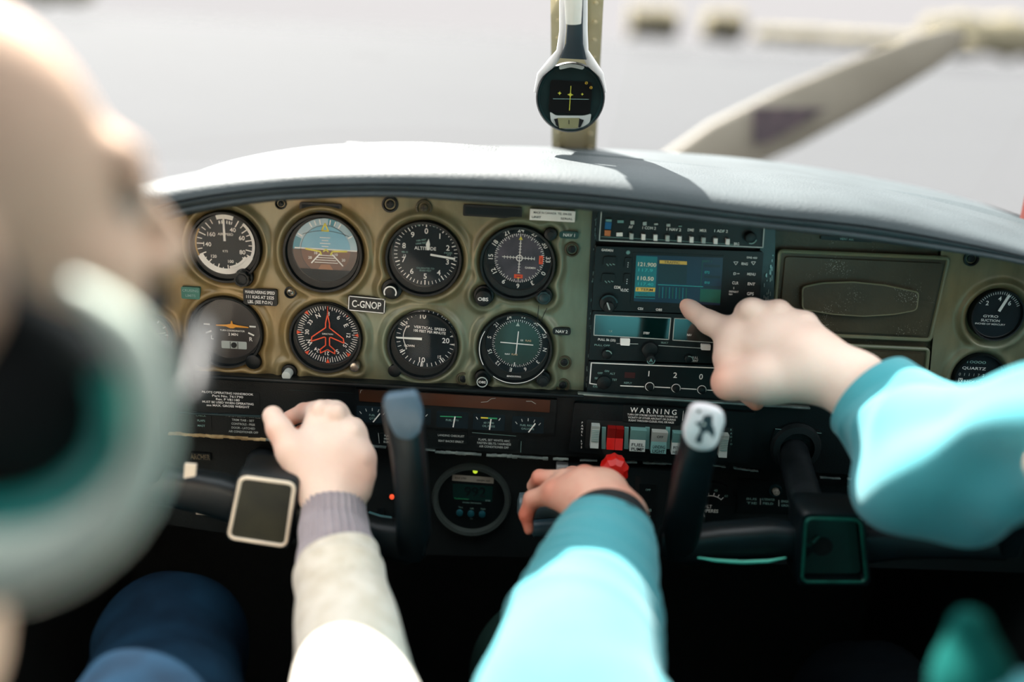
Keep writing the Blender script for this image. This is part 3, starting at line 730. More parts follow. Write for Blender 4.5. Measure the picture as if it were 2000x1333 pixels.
b.pline([(c[0] - .58 * R, c[1] + .02 * R), (c[0] - .15 * R, c[1] - .04 * R), (c[0] - .12 * R, c[1] - .12 * R)], .05 * R, YELLOW, zz)
b.pline([(c[0] + .66 * R, c[1] - .0 * R), (c[0] + .23 * R, c[1] - .02 * R), (c[0] + .18 * R, c[1] - .12 * R)], .05 * R, YELLOW, zz)
b.pline([(c[0] - .04 * R, c[1] - .03 * R), (c[0] + .03 * R, c[1] + .03 * R), (c[0] + .09 * R, c[1] - .03 * R)], .05 * R, YELLOW, zz)
f.part(b, 'miniature_wings', 'yellow aircraft symbol', smooth=0)
# --- altimeter
f = instrument('altimeter', 'black altimeter with white numerals 0 to 9 and long hand near 3', (828, 505, 75), (832, 495, 66))
for i in range(50):
    f.b.tick(f.c, (.84 if i % 5 else .80) * f.R, .94 * f.R, i * 7.2, (.018 if i % 5 else .03) * f.R, WHITE, f.z)
for i in range(10): num(f, str(i), i * 36, .68, .16)
f.b.text('ALTITUDE', (f.c[0] - .02 * f.R, f.c[1] + .16 * f.R), .10 * f.R, WHITE, f.z, wid=.64 * f.R)
f.b.text('100', (f.c[0] - .22 * f.R, f.c[1] + .84 * f.R), .05 * f.R, DIM, f.z); f.b.text('FEET', (f.c[0] + .24 * f.R, f.c[1] + .83 * f.R), .05 * f.R, DIM, f.z, rad(-14))
f.b.text('1000 FEET', (f.c[0] - .14 * f.R, f.c[1] + .40 * f.R), .05 * f.R, DIM, f.z, rad(10)); f.b.text('10000 FEET', (f.c[0] - .14 * f.R, f.c[1] + .31 * f.R), .05 * f.R, DIM, f.z, rad(10))
f.b.text('CALIBRATED TO', (f.c[0], f.c[1] - .44 * f.R), .05 * f.R, DIM, f.z); f.b.text('20,000 FEET', (f.c[0], f.c[1] - .51 * f.R), .05 * f.R, DIM, f.z)
f.b.text('INCHES', (f.c[0] + .66 * f.R, f.c[1] + .06 * f.R), .05 * f.R, DIM, f.z); f.b.text('29.9', (f.c[0] + .68 * f.R, f.c[1] + .0 * f.R), .05 * f.R, DIM, f.z)
f.b.text('MB 10', (f.c[0] - .62 * f.R, f.c[1] + .02 * f.R), .05 * f.R, DIM, f.z); f.b.text('12', (f.c[0] - .62 * f.R, f.c[1] - .09 * f.R), .07 * f.R, WHITE, f.z)
finish(f); needle(f, 97, .10, .84, .06, c=(f.c[0] + .04 * f.R, f.c[1] + 0.0 * f.R))
b = MB(); c = f.c; R = f.R
b.poly([(c[0] + x * R, c[1] + y * R) for x, y in ((0.02, .12), (.10, .12), (.12, .30), (.08, .46), (.0, .30))], WHITE, .0032, .0036); f.part(b, 'short_hand', smooth=0)
knob(f, 766, 564, 13, h=.014, ring=(-120, 120, WHITE), base=20)
# --- nav 1
NAVG = mat('nav_grey_disc', '2b2c38', 0.5, col2='4a4450', scale=45)
f = instrument('course_indicator', 'course deviation dial with two red flags, beside the NAV 1 placard', (1011, 514, 74), (1014.5, 503.5, 65))
f.b.disc(f.c, f.R * .74, NAVG, f.z - .0001); f.z += .0001
for i in range(72): f.b.tick(f.c, (.70 if i % 2 else .66) * f.R if i % 6 else .64 * f.R, .75 * f.R, i * 5, .018 * f.R, WHITE, f.z)
for i, s in enumerate(('24', '27', '30', '33', '0', '3', '6', '9', '12', '15', '18', '21')): 
    if s in ('6', '9', '3', '0', '12') or 1: f.b.text({'6': '6', '9': '9'}.get(s, s), P_(f, .86, i * 30), .14 * f.R, WHITE, f.z, rad(-i * 30 if i in (0, 1, 2, 3, 9, 10, 11) else -i * 30), wid=None)
c = f.c; R = f.R
f.b.line((c[0] - .52 * R, c[1] + .02 * R), (c[0] + .46 * R, c[1] + .0 * R), .022 * R, WHITE, f.z); f.b.line((c[0], c[1] - .45 * R), (c[0] + .01 * R, c[1] + .55 * R), .022 * R, WHITE, f.z)
for i in range(-5, 6):
    if i: f.b.line((c[0] + i * .09 * R, c[1] - .04 * R), (c[0] + i * .09 * R, c[1] + .06 * R), .014 * R, WHITE, f.z); f.b.line((c[0] - .035 * R, c[1] + i * .09 * R), (c[0] + .045 * R, c[1] + i * .09 * R), .014 * R, WHITE, f.z)
f.b.arc(c, .075 * R, .10 * R, 0, 360, WHITE, f.z + .0001); f.b.text('GARMIN', (c[0] + .34 * R, c[1] - .28 * R), .06 * R, WHITE, f.z)
f.b.poly([(c[0] - .05 * R, c[1] + .56 * R), (c[0] + .07 * R, c[1] + .56 * R), (c[0] + .01 * R, c[1] + .67 * R)], YELLOW, f.z + .0001)
f.b.poly([(c[0] - .03 * R, c[1] - .60 * R), (c[0] + .03 * R, c[1] - .60 * R), (c[0], c[1] - .66 * R)], YELLOW, f.z + .0003)
for (x, y, w, h) in ((.65, -.02, .12, .26), (.0, -.56, .26, .12)):
    f.b.poly(rrect((c[0] + x * R, c[1] + y * R), w * R, h * R, .01 * R), ORANGE, f.z + .0001)
    f.b.box((c[0] + x * R, c[1] + y * R, f.z + .0002), (w * R * .5 if w > h else w * R * .15, h * R * .5 if h > w else h * R * .15, .0002), BLACK)
finish(f); knob(f, 945, 576, 16, h=.016, txt='OBS', base=20); knob(f, 1062, 577, 12, TEALBLACK, h=.012, fl=8, base=17)
b = MB(); cc = f.p(1075, 456); b.cyl(cc, .0062, -.004, .006, BLACK, 20, .001); b.cyl(cc, .003, .005, .007, DARK, 12); f.part(b, 'mounting_screw')
# --- turn coordinator
TURNF = mat('turn_dial', '17181c', 0.35, col2='201b1a')
f = instrument('turn_coordinator', 'turn coordinator with small white aeroplane, L and R marks, 2 MIN', (443, 648, 73), (450, 640, 62))
c = f.c; R = f.R; f.b.disc(c, R * .97, TURNF, f.z); f.z += .0001
for s in (-1, 1):
    f.b.line((c[0] + s * .62 * R, c[1] + .09 * R), (c[0] + s * .82 * R, c[1] + .09 * R), .05 * R, WHITE, f.z)
    f.b.line((c[0] + s * .58 * R, c[1] - .12 * R), (c[0] + s * .76 * R, c[1] - .2 * R), .05 * R, WHITE, f.z)
f.b.text('L', (c[0] - .56 * R, c[1] - .33 * R), .13 * R, WHITE, f.z); f.b.text('R', (c[0] + .66 * R, c[1] - .33 * R), .13 * R, WHITE, f.z)
f.b.text('TURN COORDINATOR', (c[0] + .08 * R, c[1] - .08 * R), .055 * R, WHITE, f.z, wid=.78 * R); f.b.text('2 MIN', (c[0] + .1 * R, c[1] - .2 * R), .085 * R, WHITE, f.z)
f.b.poly(rrect((c[0] + .12 * R, c[1] - .55 * R), .80 * R, .25 * R, .04 * R), GREYL, f.z); f.b.cyl((c[0] + .12 * R, c[1] - .55 * R), .09 * R, f.z, f.z + .001, BLACK, 16)
for x in (-.0, .24): f.b.line((c[0] + x * R, c[1] - .44 * R), (c[0] + x * R, c[1] - .67 * R), .02 * R, BLACK, f.z + .0002)
finish(f)
b = MB(); b.poly([(c[0] + x * R, c[1] + y * R) for x, y in ((-.42, .10), (-.1, .12), (.04, .15), (.06, .25), (.09, .25), (.11, .15), (.25, .12), (.6, .08), (.6, .05), (.2, .05), (.12, .01), (.02, .01), (-.1, .06), (-.42, .07))], mat('amber_print', 'e0992a', .5), .0032, .0036)
f.part(b, 'aeroplane_symbol', 'amber aeroplane symbol', smooth=0)
for q in ((497, 704), (398, 700)): b = MB(); b.cyl(f.p(*q), .008, -.004, .007, BLACK, 20, .002); f.part(b, 'corner_lug')
# --- heading indicator
f = instrument('heading_indicator', 'heading dial with an orange outlined aeroplane pointing up', (637, 659, 71), (641, 651, 64))
for i in range(72): f.b.tick(f.c, (.78 if i % 2 else .74) * f.R, .92 * f.R, i * 5, .02 * f.R, WHITE, f.z)
for i, s in enumerate(('3', '6', 'E', '12', '15', 'S', '21', '24', 'W', '30', '33', 'N')): num(f, s, i * 30 + 2, .63, .14 if len(s) == 1 else .12, upright=False)
for a in (0, 45, 90, 135, 180, 225, 270, 315):
    p = P_(f, .94, a); d = rad(a); f.b.poly([(p[0] + .06 * f.R * cos(d), p[1] - .06 * f.R * sin(d)), (p[0] - .06 * f.R * cos(d), p[1] + .06 * f.R * sin(d)), P_(f, .80, a)], ORANGE, f.z + .0001)
finish(f); c = f.c; R = f.R
o1 = ((0, .82), (.0, .62), (.06, .34), (.06, .20), (.48, -.12), (.50, -.26), (.10, -.10), (.06, -.12), (.06, -.36), (.22, -.50), (.22, -.62), (0, -.50))
b = MB(); b.pline([(c[0] + x * R, c[1] + y * R) for x, y in o1] + [(c[0] - x * R, c[1] + y * R) for x, y in o1[::-1]], .035 * R, ORANGE, .0034)
b.text('DIRECTION', (c[0], c[1] - .0 * R), .045 * R, WHITE, .0034); f.part(b, 'aeroplane_symbol', 'orange aeroplane outline', smooth=0)
knob(f, 566, 725, 9, GREYL, h=.016, base=15, name='knob'); b = MB(); b.cyl(f.p(695, 713), .005, -.004, .009, CHROME, 16, .001); f.part(b, 'set_knob')
# --- vertical speed
f = instrument('vertical_speed_indicator', 'vertical speed dial, needle pointing left at zero, bottom row', (826, 674, 69), (832, 661, 61))
for i in range(-9, 10):
    a = 270 + i * 8.6 if False else 270 + i * 9
for i in range(37):
    a = 270 - 170 + i * 340 / 36; f.b.tick(f.c, .82 * f.R, .94 * f.R, a, .02 * f.R, WHITE, f.z)
for a, s, r, h in ((-8, '10', .76, .17), (188, '10', .72, .17), (38, '15', .86, .1), (142, '15', .74, .1), (92, '20', .64, .17)): f.b.text(s, P_(f, r, a), h * f.R, WHITE, f.z)
for a in (188, 270, 142, 302, 238): f.b.tick(f.c, .78 * f.R, .95 * f.R, a, .04 * f.R, WHITE, f.z)
c = f.c; R = f.R
f.b.text('VERTICAL SPEED', (c[0] + .12 * R, c[1] + .36 * R), .085 * R, WHITE, f.z, rad(-3), wid=1.02 * R); f.b.text('100 FEET PER MINUTE', (c[0] + .12 * R, c[1] + .24 * R), .085 * R, WHITE, f.z, rad(-3), wid=1.02 * R)
f.b.text('UP', (c[0] - .58 * R, c[1] + .38 * R), .07 * R, WHITE, f.z); f.b.text('DOWN', (c[0] - .52 * R, c[1] - .26 * R), .07 * R, WHITE, f.z); f.b.text('5', (c[0] - .62 * R, c[1] + .50 * R), .09 * R, WHITE, f.z); f.b.text('5', (c[0] - .62 * R, c[1] - .34 * R), .09 * R, WHITE, f.z)
f.b.pline([(c[0] + (-.62 - .1 * cos(rad(a * 1.5))) * R, c[1] + (a / 60 * .34 + .04) * R) for a in range(-60, 61, 10)], .025 * R, WHITE, f.z)
f.b.pline([(c[0] + .78 * R, c[1] + .12 * R), (c[0] + .95 * R, c[1] + .12 * R), (c[0] + .95 * R, c[1] - .12 * R), (c[0] + .78 * R, c[1] - .14 * R)], .02 * R, WHITE, f.z)
finish(f); needle(f, 270, .12, .92, .08, taper=.6)
b = MB(); b.cyl(f.p(772, 722), .007, -.004, .006, BLACK, 20, .002); f.part(b, 'corner_lug')
# --- nav 2
f = instrument('course_indicator', 'course deviation dial with crossed white bars, beside the NAV 2 placard', (1006, 680, 73), (1010, 670, 63))
DK = mat('dark_green_disc', '12403a', .5, col2='103530'); f.b.disc(f.c, .70 * f.R, DK, f.z - .0001)
for i in range(72): f.b.tick(f.c, (.72 if i % 2 else .69) * f.R, .77 * f.R, i * 5, .016 * f.R, WHITE, f.z)
for i, s in enumerate(('W', '30', '33', 'N', '3', '6', 'E', '12', '15', 'S', '21', '24')): num(f, s, i * 30 + 10, .88, .12, upright=False)
c = f.c; R = f.R
f.b.poly([(c[0] - .07 * R, c[1] + .56 * R), (c[0] + .05 * R, c[1] + .56 * R), (c[0] - .01 * R, c[1] + .68 * R)], GREYL, f.z)
f.b.text('GS', (c[0] + .14 * R, c[1] + .11 * R), .055 * R, WHITE, f.z); f.b.text('FLAG', (c[0] + .34 * R, c[1] + .11 * R), .055 * R, mat('peach_print', 'e8b98a', .5), f.z)
f.b.text('NAV', (c[0] - .28 * R, c[1] - .36 * R), .055 * R, WHITE, f.z); f.b.text('FLAG', (c[0] - .06 * R, c[1] - .36 * R), .055 * R, mat('peach_print', 'e8b98a', .5), f.z)
f.b.text('BENDIX/KING', (c[0] - .04 * R, c[1] - 1.04 * R), .05 * R, WHITE, f.z + .004); f.b.tick(c, .62 * R, .74 * R, 184, .03 * R, WHITE, f.z)
finish(f)
needle(f, 92, -.52, .50, .028, name='needle', z=.0030); needle(f, 3, -.34, .40, .03, name='needle', z=.0033)
b = MB(); cb = f.p(1006, 680); Rb = 71 * f.k
for a0, a1 in ((-120, -60), (35, 58), (122, 215)):
    b = MB(); b.arc(cb, Rb * .965, Rb * .985, a0, a1, WHITE, .0063); f.part(b, 'white_edge_line', smooth=0)
knob(f, 943, 737, 11, h=.014, ring=(0, 360, GREYL), txt='OBS', base=16); knob(f, 1060, 738, 11, DARK, h=.012, fl=9, base=15)
# --- far-left gauge
f = instrument('clock', 'small dark round dial at the far left edge of the panel', (296, 655, 42), (297, 652, 36), cat='clock')
for i in range(12): f.b.tick(f.c, .74 * f.R, .92 * f.R, i * 30, .06 * f.R, WHITE, f.z)
f.b.ticks(f.c, .85 * f.R, .92 * f.R, 6, 6, 60, .02 * f.R, ORANGE, f.z)
finish(f); needle(f, 80, 0, .8, .05, CREAM); needle(f, 200, 0, .5, .06, CREAM)

# ================================================================== right-hand olive panel
RP = Fr(1750, 620, 0.0, 'right_instrument_board', 'dark olive right-hand panel with a recessed glove compartment door', 'instrument panel')
b = panel_field('p', RP, ((1840, 470), (2140, 552), (2120, 850), (1808, 815)), olv, [(1944, 618, 55), (1909, 737, 50)], 150, 190, rim=.004)
RP.part(b, 'panel_face')
b = MB(); b.poly(RP.quad(((1478, 430), (1845, 470), (1812, 830), (1470, 800))), OLIVED, -0.014, -0.006); RP.part(b, 'compartment_surround')
screw(RP, 1896, 505, 12, BLACK, head=DARK)
def door(px4, hp, name, label, zt=0.004):
    b = MB(); q = RP.quad(px4)
    b.poly(roundpoly(q, .004), OLIVED, -.006, .001)
    rim_ = roundpoly(q, .004); 
    b.tube([(x, y, .001) for x, y in rim_], .0022, OLIVE, 8, True)
    cx = sum(p[0] for p in q) / 4; cy = sum(p[1] for p in q) / 4
    q2 = [(cx + (x - cx) * .93, cy + (y - cy) * .88) for x, y in q]; b.poly(roundpoly(q2, .003), OLIVED, .001, .004)
    o = RP.part(b, name, label)
    if hp:
        b = MB(); h = RP.quad(hp); b.poly(roundpoly(h, .004), OLIVED, .004, .0115); b.tube([(x, y, .0108) for x, y in roundpoly(h, .004)], .0009, OLIVE, 6, True)
        RP.part(b, 'handle', 'raised lens-shaped handle', o)
door(((1522, 490), (1852, 504), (1815, 664), (1508, 650)), ((1562, 556), (1600, 548), (1660, 546), (1720, 552), (1786, 566), (1782, 600), (1740, 608), (1680, 612), (1620, 608), (1562, 598)), 'door', 'recessed olive compartment door')
door(((1505, 668), (1812, 682), (1800, 800), (1495, 790)), ((1560, 705), (1660, 690), (1758, 704), (1752, 725), (1660, 735), (1560, 728)), 'door', 'lower olive compartment door')
b = MB(); b.poly(RP.quad(((1484, 432), (1512, 434), (1506, 700), (1474, 700))), TEALBLACK, -.006, .006); RP.part(b, 'side_rail')
b = MB(); c = RP.p(1655, 468); b.poly(rrect(c, .05, .004, .001), BLACK, -.004, -.002); b.text('VENT AIR', c, .0022, DIM, -.0018); RP.part(b, 'placard')
f = instrument('suction_gauge', 'round GYRO SUCTION gauge on the right panel with needle between 4 and 6', (1944, 614, 52), (1945, 612, 49), group=None)
f.b.ticks(f.c, .80 * f.R, .95 * f.R, -62, 6, 22, .022 * f.R, WHITE, f.z)
for s, a in (('2', -48), ('4', 0), ('6', 42)): num(f, s, a, .62, .18)
f.b.text('GYRO', (f.c[0] - .22 * f.R, f.c[1] - .12 * f.R), .10 * f.R, WHITE, f.z, wid=.6 * f.R); f.b.text('SUCTION', (f.c[0] - .2 * f.R, f.c[1] - .29 * f.R), .10 * f.R, WHITE, f.z, wid=.75 * f.R); f.b.text('INCHES OF MERCURY', (f.c[0] - .18 * f.R, f.c[1] - .44 * f.R), .07 * f.R, WHITE, f.z, wid=1.2 * f.R)
finish(f); needle(f, 22, .12, .86, .11)
f = instrument('hour_meter', 'round black QUARTZ HOURS meter on the right panel', (1909, 737, 50), (1907, 733, 46), group=None)
c = f.c; R = f.R
f.b.text('QUARTZ', (c[0] - .2 * R, c[1] + .32 * R), .12 * R, WHITE, f.z, wid=1.0 * R); f.b.text('HOURS', (c[0] - .1 * R, c[1] - .28 * R), .12 * R, WHITE, f.z, wid=.8 * R)
f.b.poly(rrect((c[0] - .68 * R, c[1] - .26 * R), .18 * R, .24 * R, .02 * R), WHITE, f.z); f.b.line((c[0] - .74 * R, c[1] - .17 * R), (c[0] - .62 * R, c[1] - .35 * R), .03 * R, BLACK, f.z + .0001); f.b.line((c[0] - .62 * R, c[1] - .17 * R), (c[0] - .74 * R, c[1] - .35 * R), .03 * R, BLACK, f.z + .0001)
for i, s in enumerate('011172'): f.b.text(s, (c[0] + (-.75 + i * .2) * R, c[1] + .03 * R), .12 * R, GREYL, f.z)
f.b.text('10000', (c[0] - .15 * R, c[1] + .60 * R), .12 * R, DIM, f.z, wid=.8 * R)
finish(f)
# ================================================================== radio stack
RAD = mat('radio_black', '050d0f', 0.45, spec=.35, col2='071214', bump=.06, bscale=800)
def quadbox(f, px4, m, z0, z1, name, r=0.0, label=None, parent=None):
    b = MB(); q = f.quad(px4); b.poly(roundpoly(q, r) if r else q, m, z0, z1); return f.part(b, name, label, parent)
def outline(f, px4, w, m, z, closed=True, b=None):
    bb = b or MB(); bb.pline(f.quad(px4), w * f.k, m, z, closed); return bb
ST = Fr(1320, 600, 0.0, 'radio_rack', 'black avionics rack frame holding the stacked radios in mid panel', 'radio rack')
quadbox(ST, ((1157, 404), (1514, 424), (1484, 795), (1136, 770)), RAD, -0.03, -0.002, 'rack_face')
b = MB(); b.poly(ST.quad(((1157, 404), (1166, 405), (1148, 771), (1139, 770))), BLACK, -.004, .004); ST.part(b, 'side_rail', 'chipped left rail')
b = MB(); rng = random.Random(5)
for i in range(34):
    t = rng.random(); x = 1163 - 19 * t + rng.uniform(-1, 3); y = 425 + 340 * t; c = ST.p(x, y); b.box((c[0], c[1], .0045), (.0005, rng.uniform(.001, .005), .0004), SILVER)
for i in range(26):
    t = rng.random(); x = 1510 - 8 * t + rng.uniform(-16, -2); y = 490 + 110 * t; c = ST.p(x, y); b.box((c[0], c[1], .0072), (.0006, rng.uniform(.001, .006), .0004), SILVER, rz=.1)
ST.part(b, 'chipped_paint')['kind'] = 'stuff'
# audio panel
A = Fr(1328, 450, -0.002, 'audio_selector_panel', 'thin black audio selector panel with a row of white push buttons, top of the stack', 'radio')
quadbox(A, ((1166, 408), (1492, 425), (1488, 484), (1164, 470)), RAD, 0, .004, 'faceplate')
b = outline(A, ((1174, 412), (1170, 468), (1488, 482), (1491, 440)), 2.2, GREYL, .0042, False)
b.pline(A.quad(((1174, 461), (1290, 467), (1430, 476))), .8 * A.k, DIM, .0042)
for s, x, y, w in (('AF', 1231, 442, 8), ('1 COM 2', 1267, 444, 26), ('1 NAV 2', 1315, 447, 28), ('DME', 1348, 448, 12), ('MKR', 1372, 449, 13), ('1 ADF 2', 1407, 450, 26), ('BRG', 1437, 475, 10)):
    b.text(s, A.p(x, y), 5.4 * A.k, WHITE, .0042, wid=w * A.k)
A.part(b, 'printed_markings', smooth=0)
for i in range(9):
    x = 1232 + i * 23.3; quadbox(A, ((x - 3.5, 453 + i * 1.3), (x + 3.5, 453.3 + i * 1.3), (x + 3, 464.5 + i * 1.3), (x - 4, 464 + i * 1.3)), WHITE if i % 3 else GREYL, .003, .009, 'push_button')
for x, y, w, h, m in ((1234, 433, 7, 7, GREYL), (1258, 435, 7, 7, GREYL), (1280, 436, 7, 3, GREYL), (1304, 438, 7, 5, GREYL), (1327, 440, 6, 2, DIM), (1211, 431, 12, 5, TEALG), (1209, 456, 12, 7, WHITE)):
    quadbox(A, ((x - w / 2, y - h / 2), (x + w / 2, y - h / 2), (x + w / 2, y + h / 2), (x - w / 2, y + h / 2)), m, .003, .006, 'annunciator')
quadbox(A, ((1182, 426), (1194, 426.5), (1193.5, 431), (1181.5, 430.5)), TEALG, .003, .007, 'marker_light', label='white marker light'); quadbox(A, ((1181, 431), (1193.6, 432), (1192, 446), (1180, 445)), mat('blue_lens', '1c5f8e', .3), .003, .007, 'marker_light', label='blue marker light')
quadbox(A, ((1180, 447), (1192, 448), (1191, 459), (1179.6, 458)), mat('amber_lens', 'c07038', .4), .003, .007, 'marker_light', label='amber marker light')
knob(A, 1462, 461, 11, RAD, h=.012, ring=(100, 200, DIM), base=13)
# gps navigator
G = Fr(1330, 545, -0.002, 'gps_navigator', 'black GPS navigator with a coloured map screen the hand points at', 'gps')
quadbox(G, ((1163, 478), (1488, 489), (1478, 612), (1155, 602)), RAD, 0, .008, 'faceplate', .002)
scr = bpy.data.materials.new('screen_blue'); scr.use_nodes = True
def emis(name, col, s, rough=.3):
    return mat(name, col, rough, emit=s)
EB = emis('screen_navy', '081a2e', .35); ET = emis('screen_teal', '10585c', .35); EK = emis('screen_black', '08131c', .3); EY = emis('screen_yellow', 'a88c34', .35); EW = emis('screen_white', 'b0a890', .45); EG = emis('screen_green', '0c4634', .25); EC = emis('screen_cyan', '2a8884', .35)
quadbox(G, ((1234, 489), (1413, 496), (1406, 598), (1230, 590)), BLACK, .007, .0085, 'screen_bezel', .002)
b = MB(); z = .0087
def scq(px4, m, dz=0.0): b.poly(G.quad(px4), m, z + dz)
scq(((1241, 494), (1409, 500), (1403, 592), (1236, 584)), EB)
scq(((1241, 496), (1282, 498), (1277, 580), (1237, 578)), ET, .0001)
for s, x, y, h, m, w in (('121.900', 1262, 513, 7.5, EW, 35), ('117.9', 1259, 524, 6, EC, 28), ('110.50', 1259, 540, 7.5, EW, 31), ('117.40', 1259, 551, 6, EC, 30)): b.text(s, G.p(x, y), h * G.k, m, z + .0003, wid=w * G.k)
scq(((1240, 557), (1278, 558), (1277, 566), (1239, 565)), EY, .0002); b.text('1 TERM', G.p(1258, 561.5), 5 * G.k, EK, z + .0003, wid=30 * G.k)
b.text('VLOC', G.p(1254, 570), 5 * G.k, EG, z + .0003); scq(((1239, 574), (1277, 575), (1277, 578), (1239, 577)), EK, .0002)
scq(((1284, 504), (1340, 507), (1338, 551), (1282, 549)), EK, .0001); scq(((1286, 504.5), (1339, 507), (1339, 513.5), (1286, 511)), EY, .0002); b.text('TRAFFIC', G.p(1310, 509), 4.5 * G.k, EK, z + .0003, wid=30 * G.k)
b.line(G.p(1283, 552), G.p(1370, 556), 1.0 * G.k, EC, z + .0002)
for i in range(9): b.line(G.p(1286 + i * 6.5, 556 + i * .3), G.p(1285 + i * 6.5, 578 + i * .3), 1.6 * G.k, ET if i % 2 else EG, z + .0002)
for y0, s in ((507, 'WPT 1'), (528, '072'), (548, '010')):
    b.text(s, G.p(1378, y0), 4.6 * G.k, EC if y0 > 507 else EG, z + .0003); scq(((1372, y0 + 6), (1404, y0 + 7), (1403, y0 + 12), (1372, y0 + 11)), EK, .0001)
scq(((1366, 560), (1405, 562), (1403, 588), (1364, 585)), EG, .0001); b.line(G.p(1369, 505), G.p(1364, 585), .9 * G.k, EG, z + .0002)
G.part(b, 'screen', 'lit map screen', smooth=0)
b = MB()
for s, x, y, h, w in (('GARMIN', 1185, 485.5, 4.6, 22), ('GNS 430', 1465, 500, 3.6, 20), ('RNG', 1451, 512, 5, 12), ('D', 1432, 531, 5, 5), ('MENU', 1464, 532, 5, 16), ('CLR', 1433, 549, 5.5, 12), ('ENT', 1464, 551, 5.5, 14), ('DEFAULT', 1430, 566, 3.5, 18), ('NAV', 1424, 571, 3.5, 7), ('GPS', 1462, 570, 6, 13), ('COM', 1204, 557.5, 5.5, 12), ('VLOC', 1218, 563, 5.5, 16), ('CDI', 1249, 599, 4.6, 10), ('OBS', 1285, 601, 4.6, 12), ('C', 1225, 508, 4, 3), ('V', 1223, 540, 4, 3)):
    b.text(s, G.p(x, y), h * G.k, WHITE, .0083, wid=w * G.k)
for x in (1434, 1468): b.pline(G.quad(((x - 4, 508), (x + 4, 508), (x, 514))), .8 * G.k, WHITE, .0083, True)
b.line(G.p(1436, 531), G.p(1441, 531), 1 * G.k, WHITE, .0083)
b.line(G.p(1430, 557), G.p(1430, 561), 1 * G.k, WHITE, .0083)
for x0, y0 in ((1191, 507), (1188, 540)):
    for k in range(3): b.line(G.p(x0 - 8 + k * 6, y0 + 4), G.p(x0 - 4 + k * 6, y0 + 8 - k), 1.3 * G.k, DIM, .0105)
for x, y in ((1225, 506), (1223, 538)):
    for k in range(3): b.disc(G.p(x - k * .4, y + 3 + k * 4), .9 * G.k, WHITE, .0105, 10)
G.part(b, 'printed_markings', smooth=0)
quadbox(G, ((1178, 497), (1203, 498), (1201, 517), (1176, 516)), BLACK, .007, .0103, 'flip_button', .002); quadbox(G, ((1175, 530), (1200, 531), (1199, 550), (1174, 549)), BLACK, .007, .0103, 'flip_button', .002)
quadbox(G, ((1219, 499), (1232, 500), (1230, 520), (1217, 519)), BLACK, .007, .0103, 'rocker_key', .002); quadbox(G, ((1217, 530), (1229, 531), (1228, 551), (1216, 550)), BLACK, .007, .0103, 'rocker_key', .002)
b = MB(); c = G.p(1225, 489.5); b.cyl(c, .002, .006, .0095, TEALG, 16, .0005); G.part(b, 'photocell')
for x, y, w in ((1451, 512, 20), (1434, 531, 20), (1464, 532, 24), (1433, 549, 22), (1464, 551, 22), (1462, 570, 22)):
    quadbox(G, ((x - w / 2, y - 6), (x + w / 2, y - 6), (x + w / 2, y + 6), (x - w / 2, y + 6)), BLACK, .007, .0082, 'key', .001)
o = knob(G, 1187, 587, 18, RAD, h=.012, ring=(-60, 80, TEALBLACK), base=18, fl=0); b = MB(); c = G.p(1187, 592); b.cyl(c, .0052, .011, .018, DARK, 24, .001); b.line(G.p(1183, 582), G.p(1188, 596), 2.5 * G.k, GREYL, .0181); G.part(b, 'inner_knob')
# nav com radio
K = Fr(1300, 655, -0.002, 'nav_com_radio', 'black nav com radio with two white outlined display windows', 'radio')
quadbox(K, ((1157, 604), (1480, 616), (1472, 708), (1149, 699)), RAD, 0, .007, 'faceplate', .002)
LCD = mat('dark_display_glass', '04201f', 0.06, col2='051416', coat=1.0, scale=8)
for q in (((1161, 611), (1308, 617.5), (1304, 659), (1159, 650.5)), ((1315, 618), (1466, 625), (1462, 669), (1312, 660))):
    quadbox(K, q, LCD, .006, .0078, 'display'); b = outline(K, q, 1.6, GREYL, .0080); K.part(b, 'display_outline')
b = MB()
for s, x, y, h, w in (('STBY', 1261, 646.5, 4.5, 12), ('TX', 1191, 643, 4, 8), ('NAV', 1344, 650, 4.5, 9), ('PULL 5k (25)', 1184, 659.5, 4.5, 34), ('PULL OFF', 1175, 670, 3.5, 30), ('SELECT', 1296, 665, 3.5, 14), ('PULL', 1355, 694, 4.5, 12), ('IDENT', 1354, 700, 4.5, 14)): b.text(s, K.p(x, y), h * K.k, WHITE if h > 4 else DIM, .0081, wid=w * K.k)
b.line(K.p(1284, 671), K.p(1380, 677), 1.4 * K.k, GREYL, .0073); b.line(K.p(1203, 667), K.p(1245, 668), 1.2 * K.k, GREYL, .0073)
K.part(b, 'printed_markings', smooth=0)
quadbox(K, ((1210, 656), (1229, 657), (1228, 670), (1210, 669)), WHITE, .006, .0100, 'push_button', .001); quadbox(K, ((1366, 667), (1385, 668), (1384, 679), (1366, 678)), WHITE, .006, .0100, 'push_button', .001)
knob(K, 1267, 678, 16, RAD, h=.012, base=18); b = MB(); c = K.p(1267, 692); b.cyl(c, 9 * K.k, .010, .020, DARK, 24, .001); b.text('A', c, 7 * K.k, TEALG, .0203); b.arc(c, 6.6 * K.k, 7.8 * K.k, 80, 260, TEALG, .0203); K.part(b, 'inner_knob')
knob(K, 1184, 686, 10, RAD, h=.012, ring=(-20, 70, DIM), base=12); knob(K, 1342, 695, 8, RAD, h=.012, ring=(-20, 90, DIM), base=10); knob(K, 1425, 690, 14, RAD, h=.014, base=16)
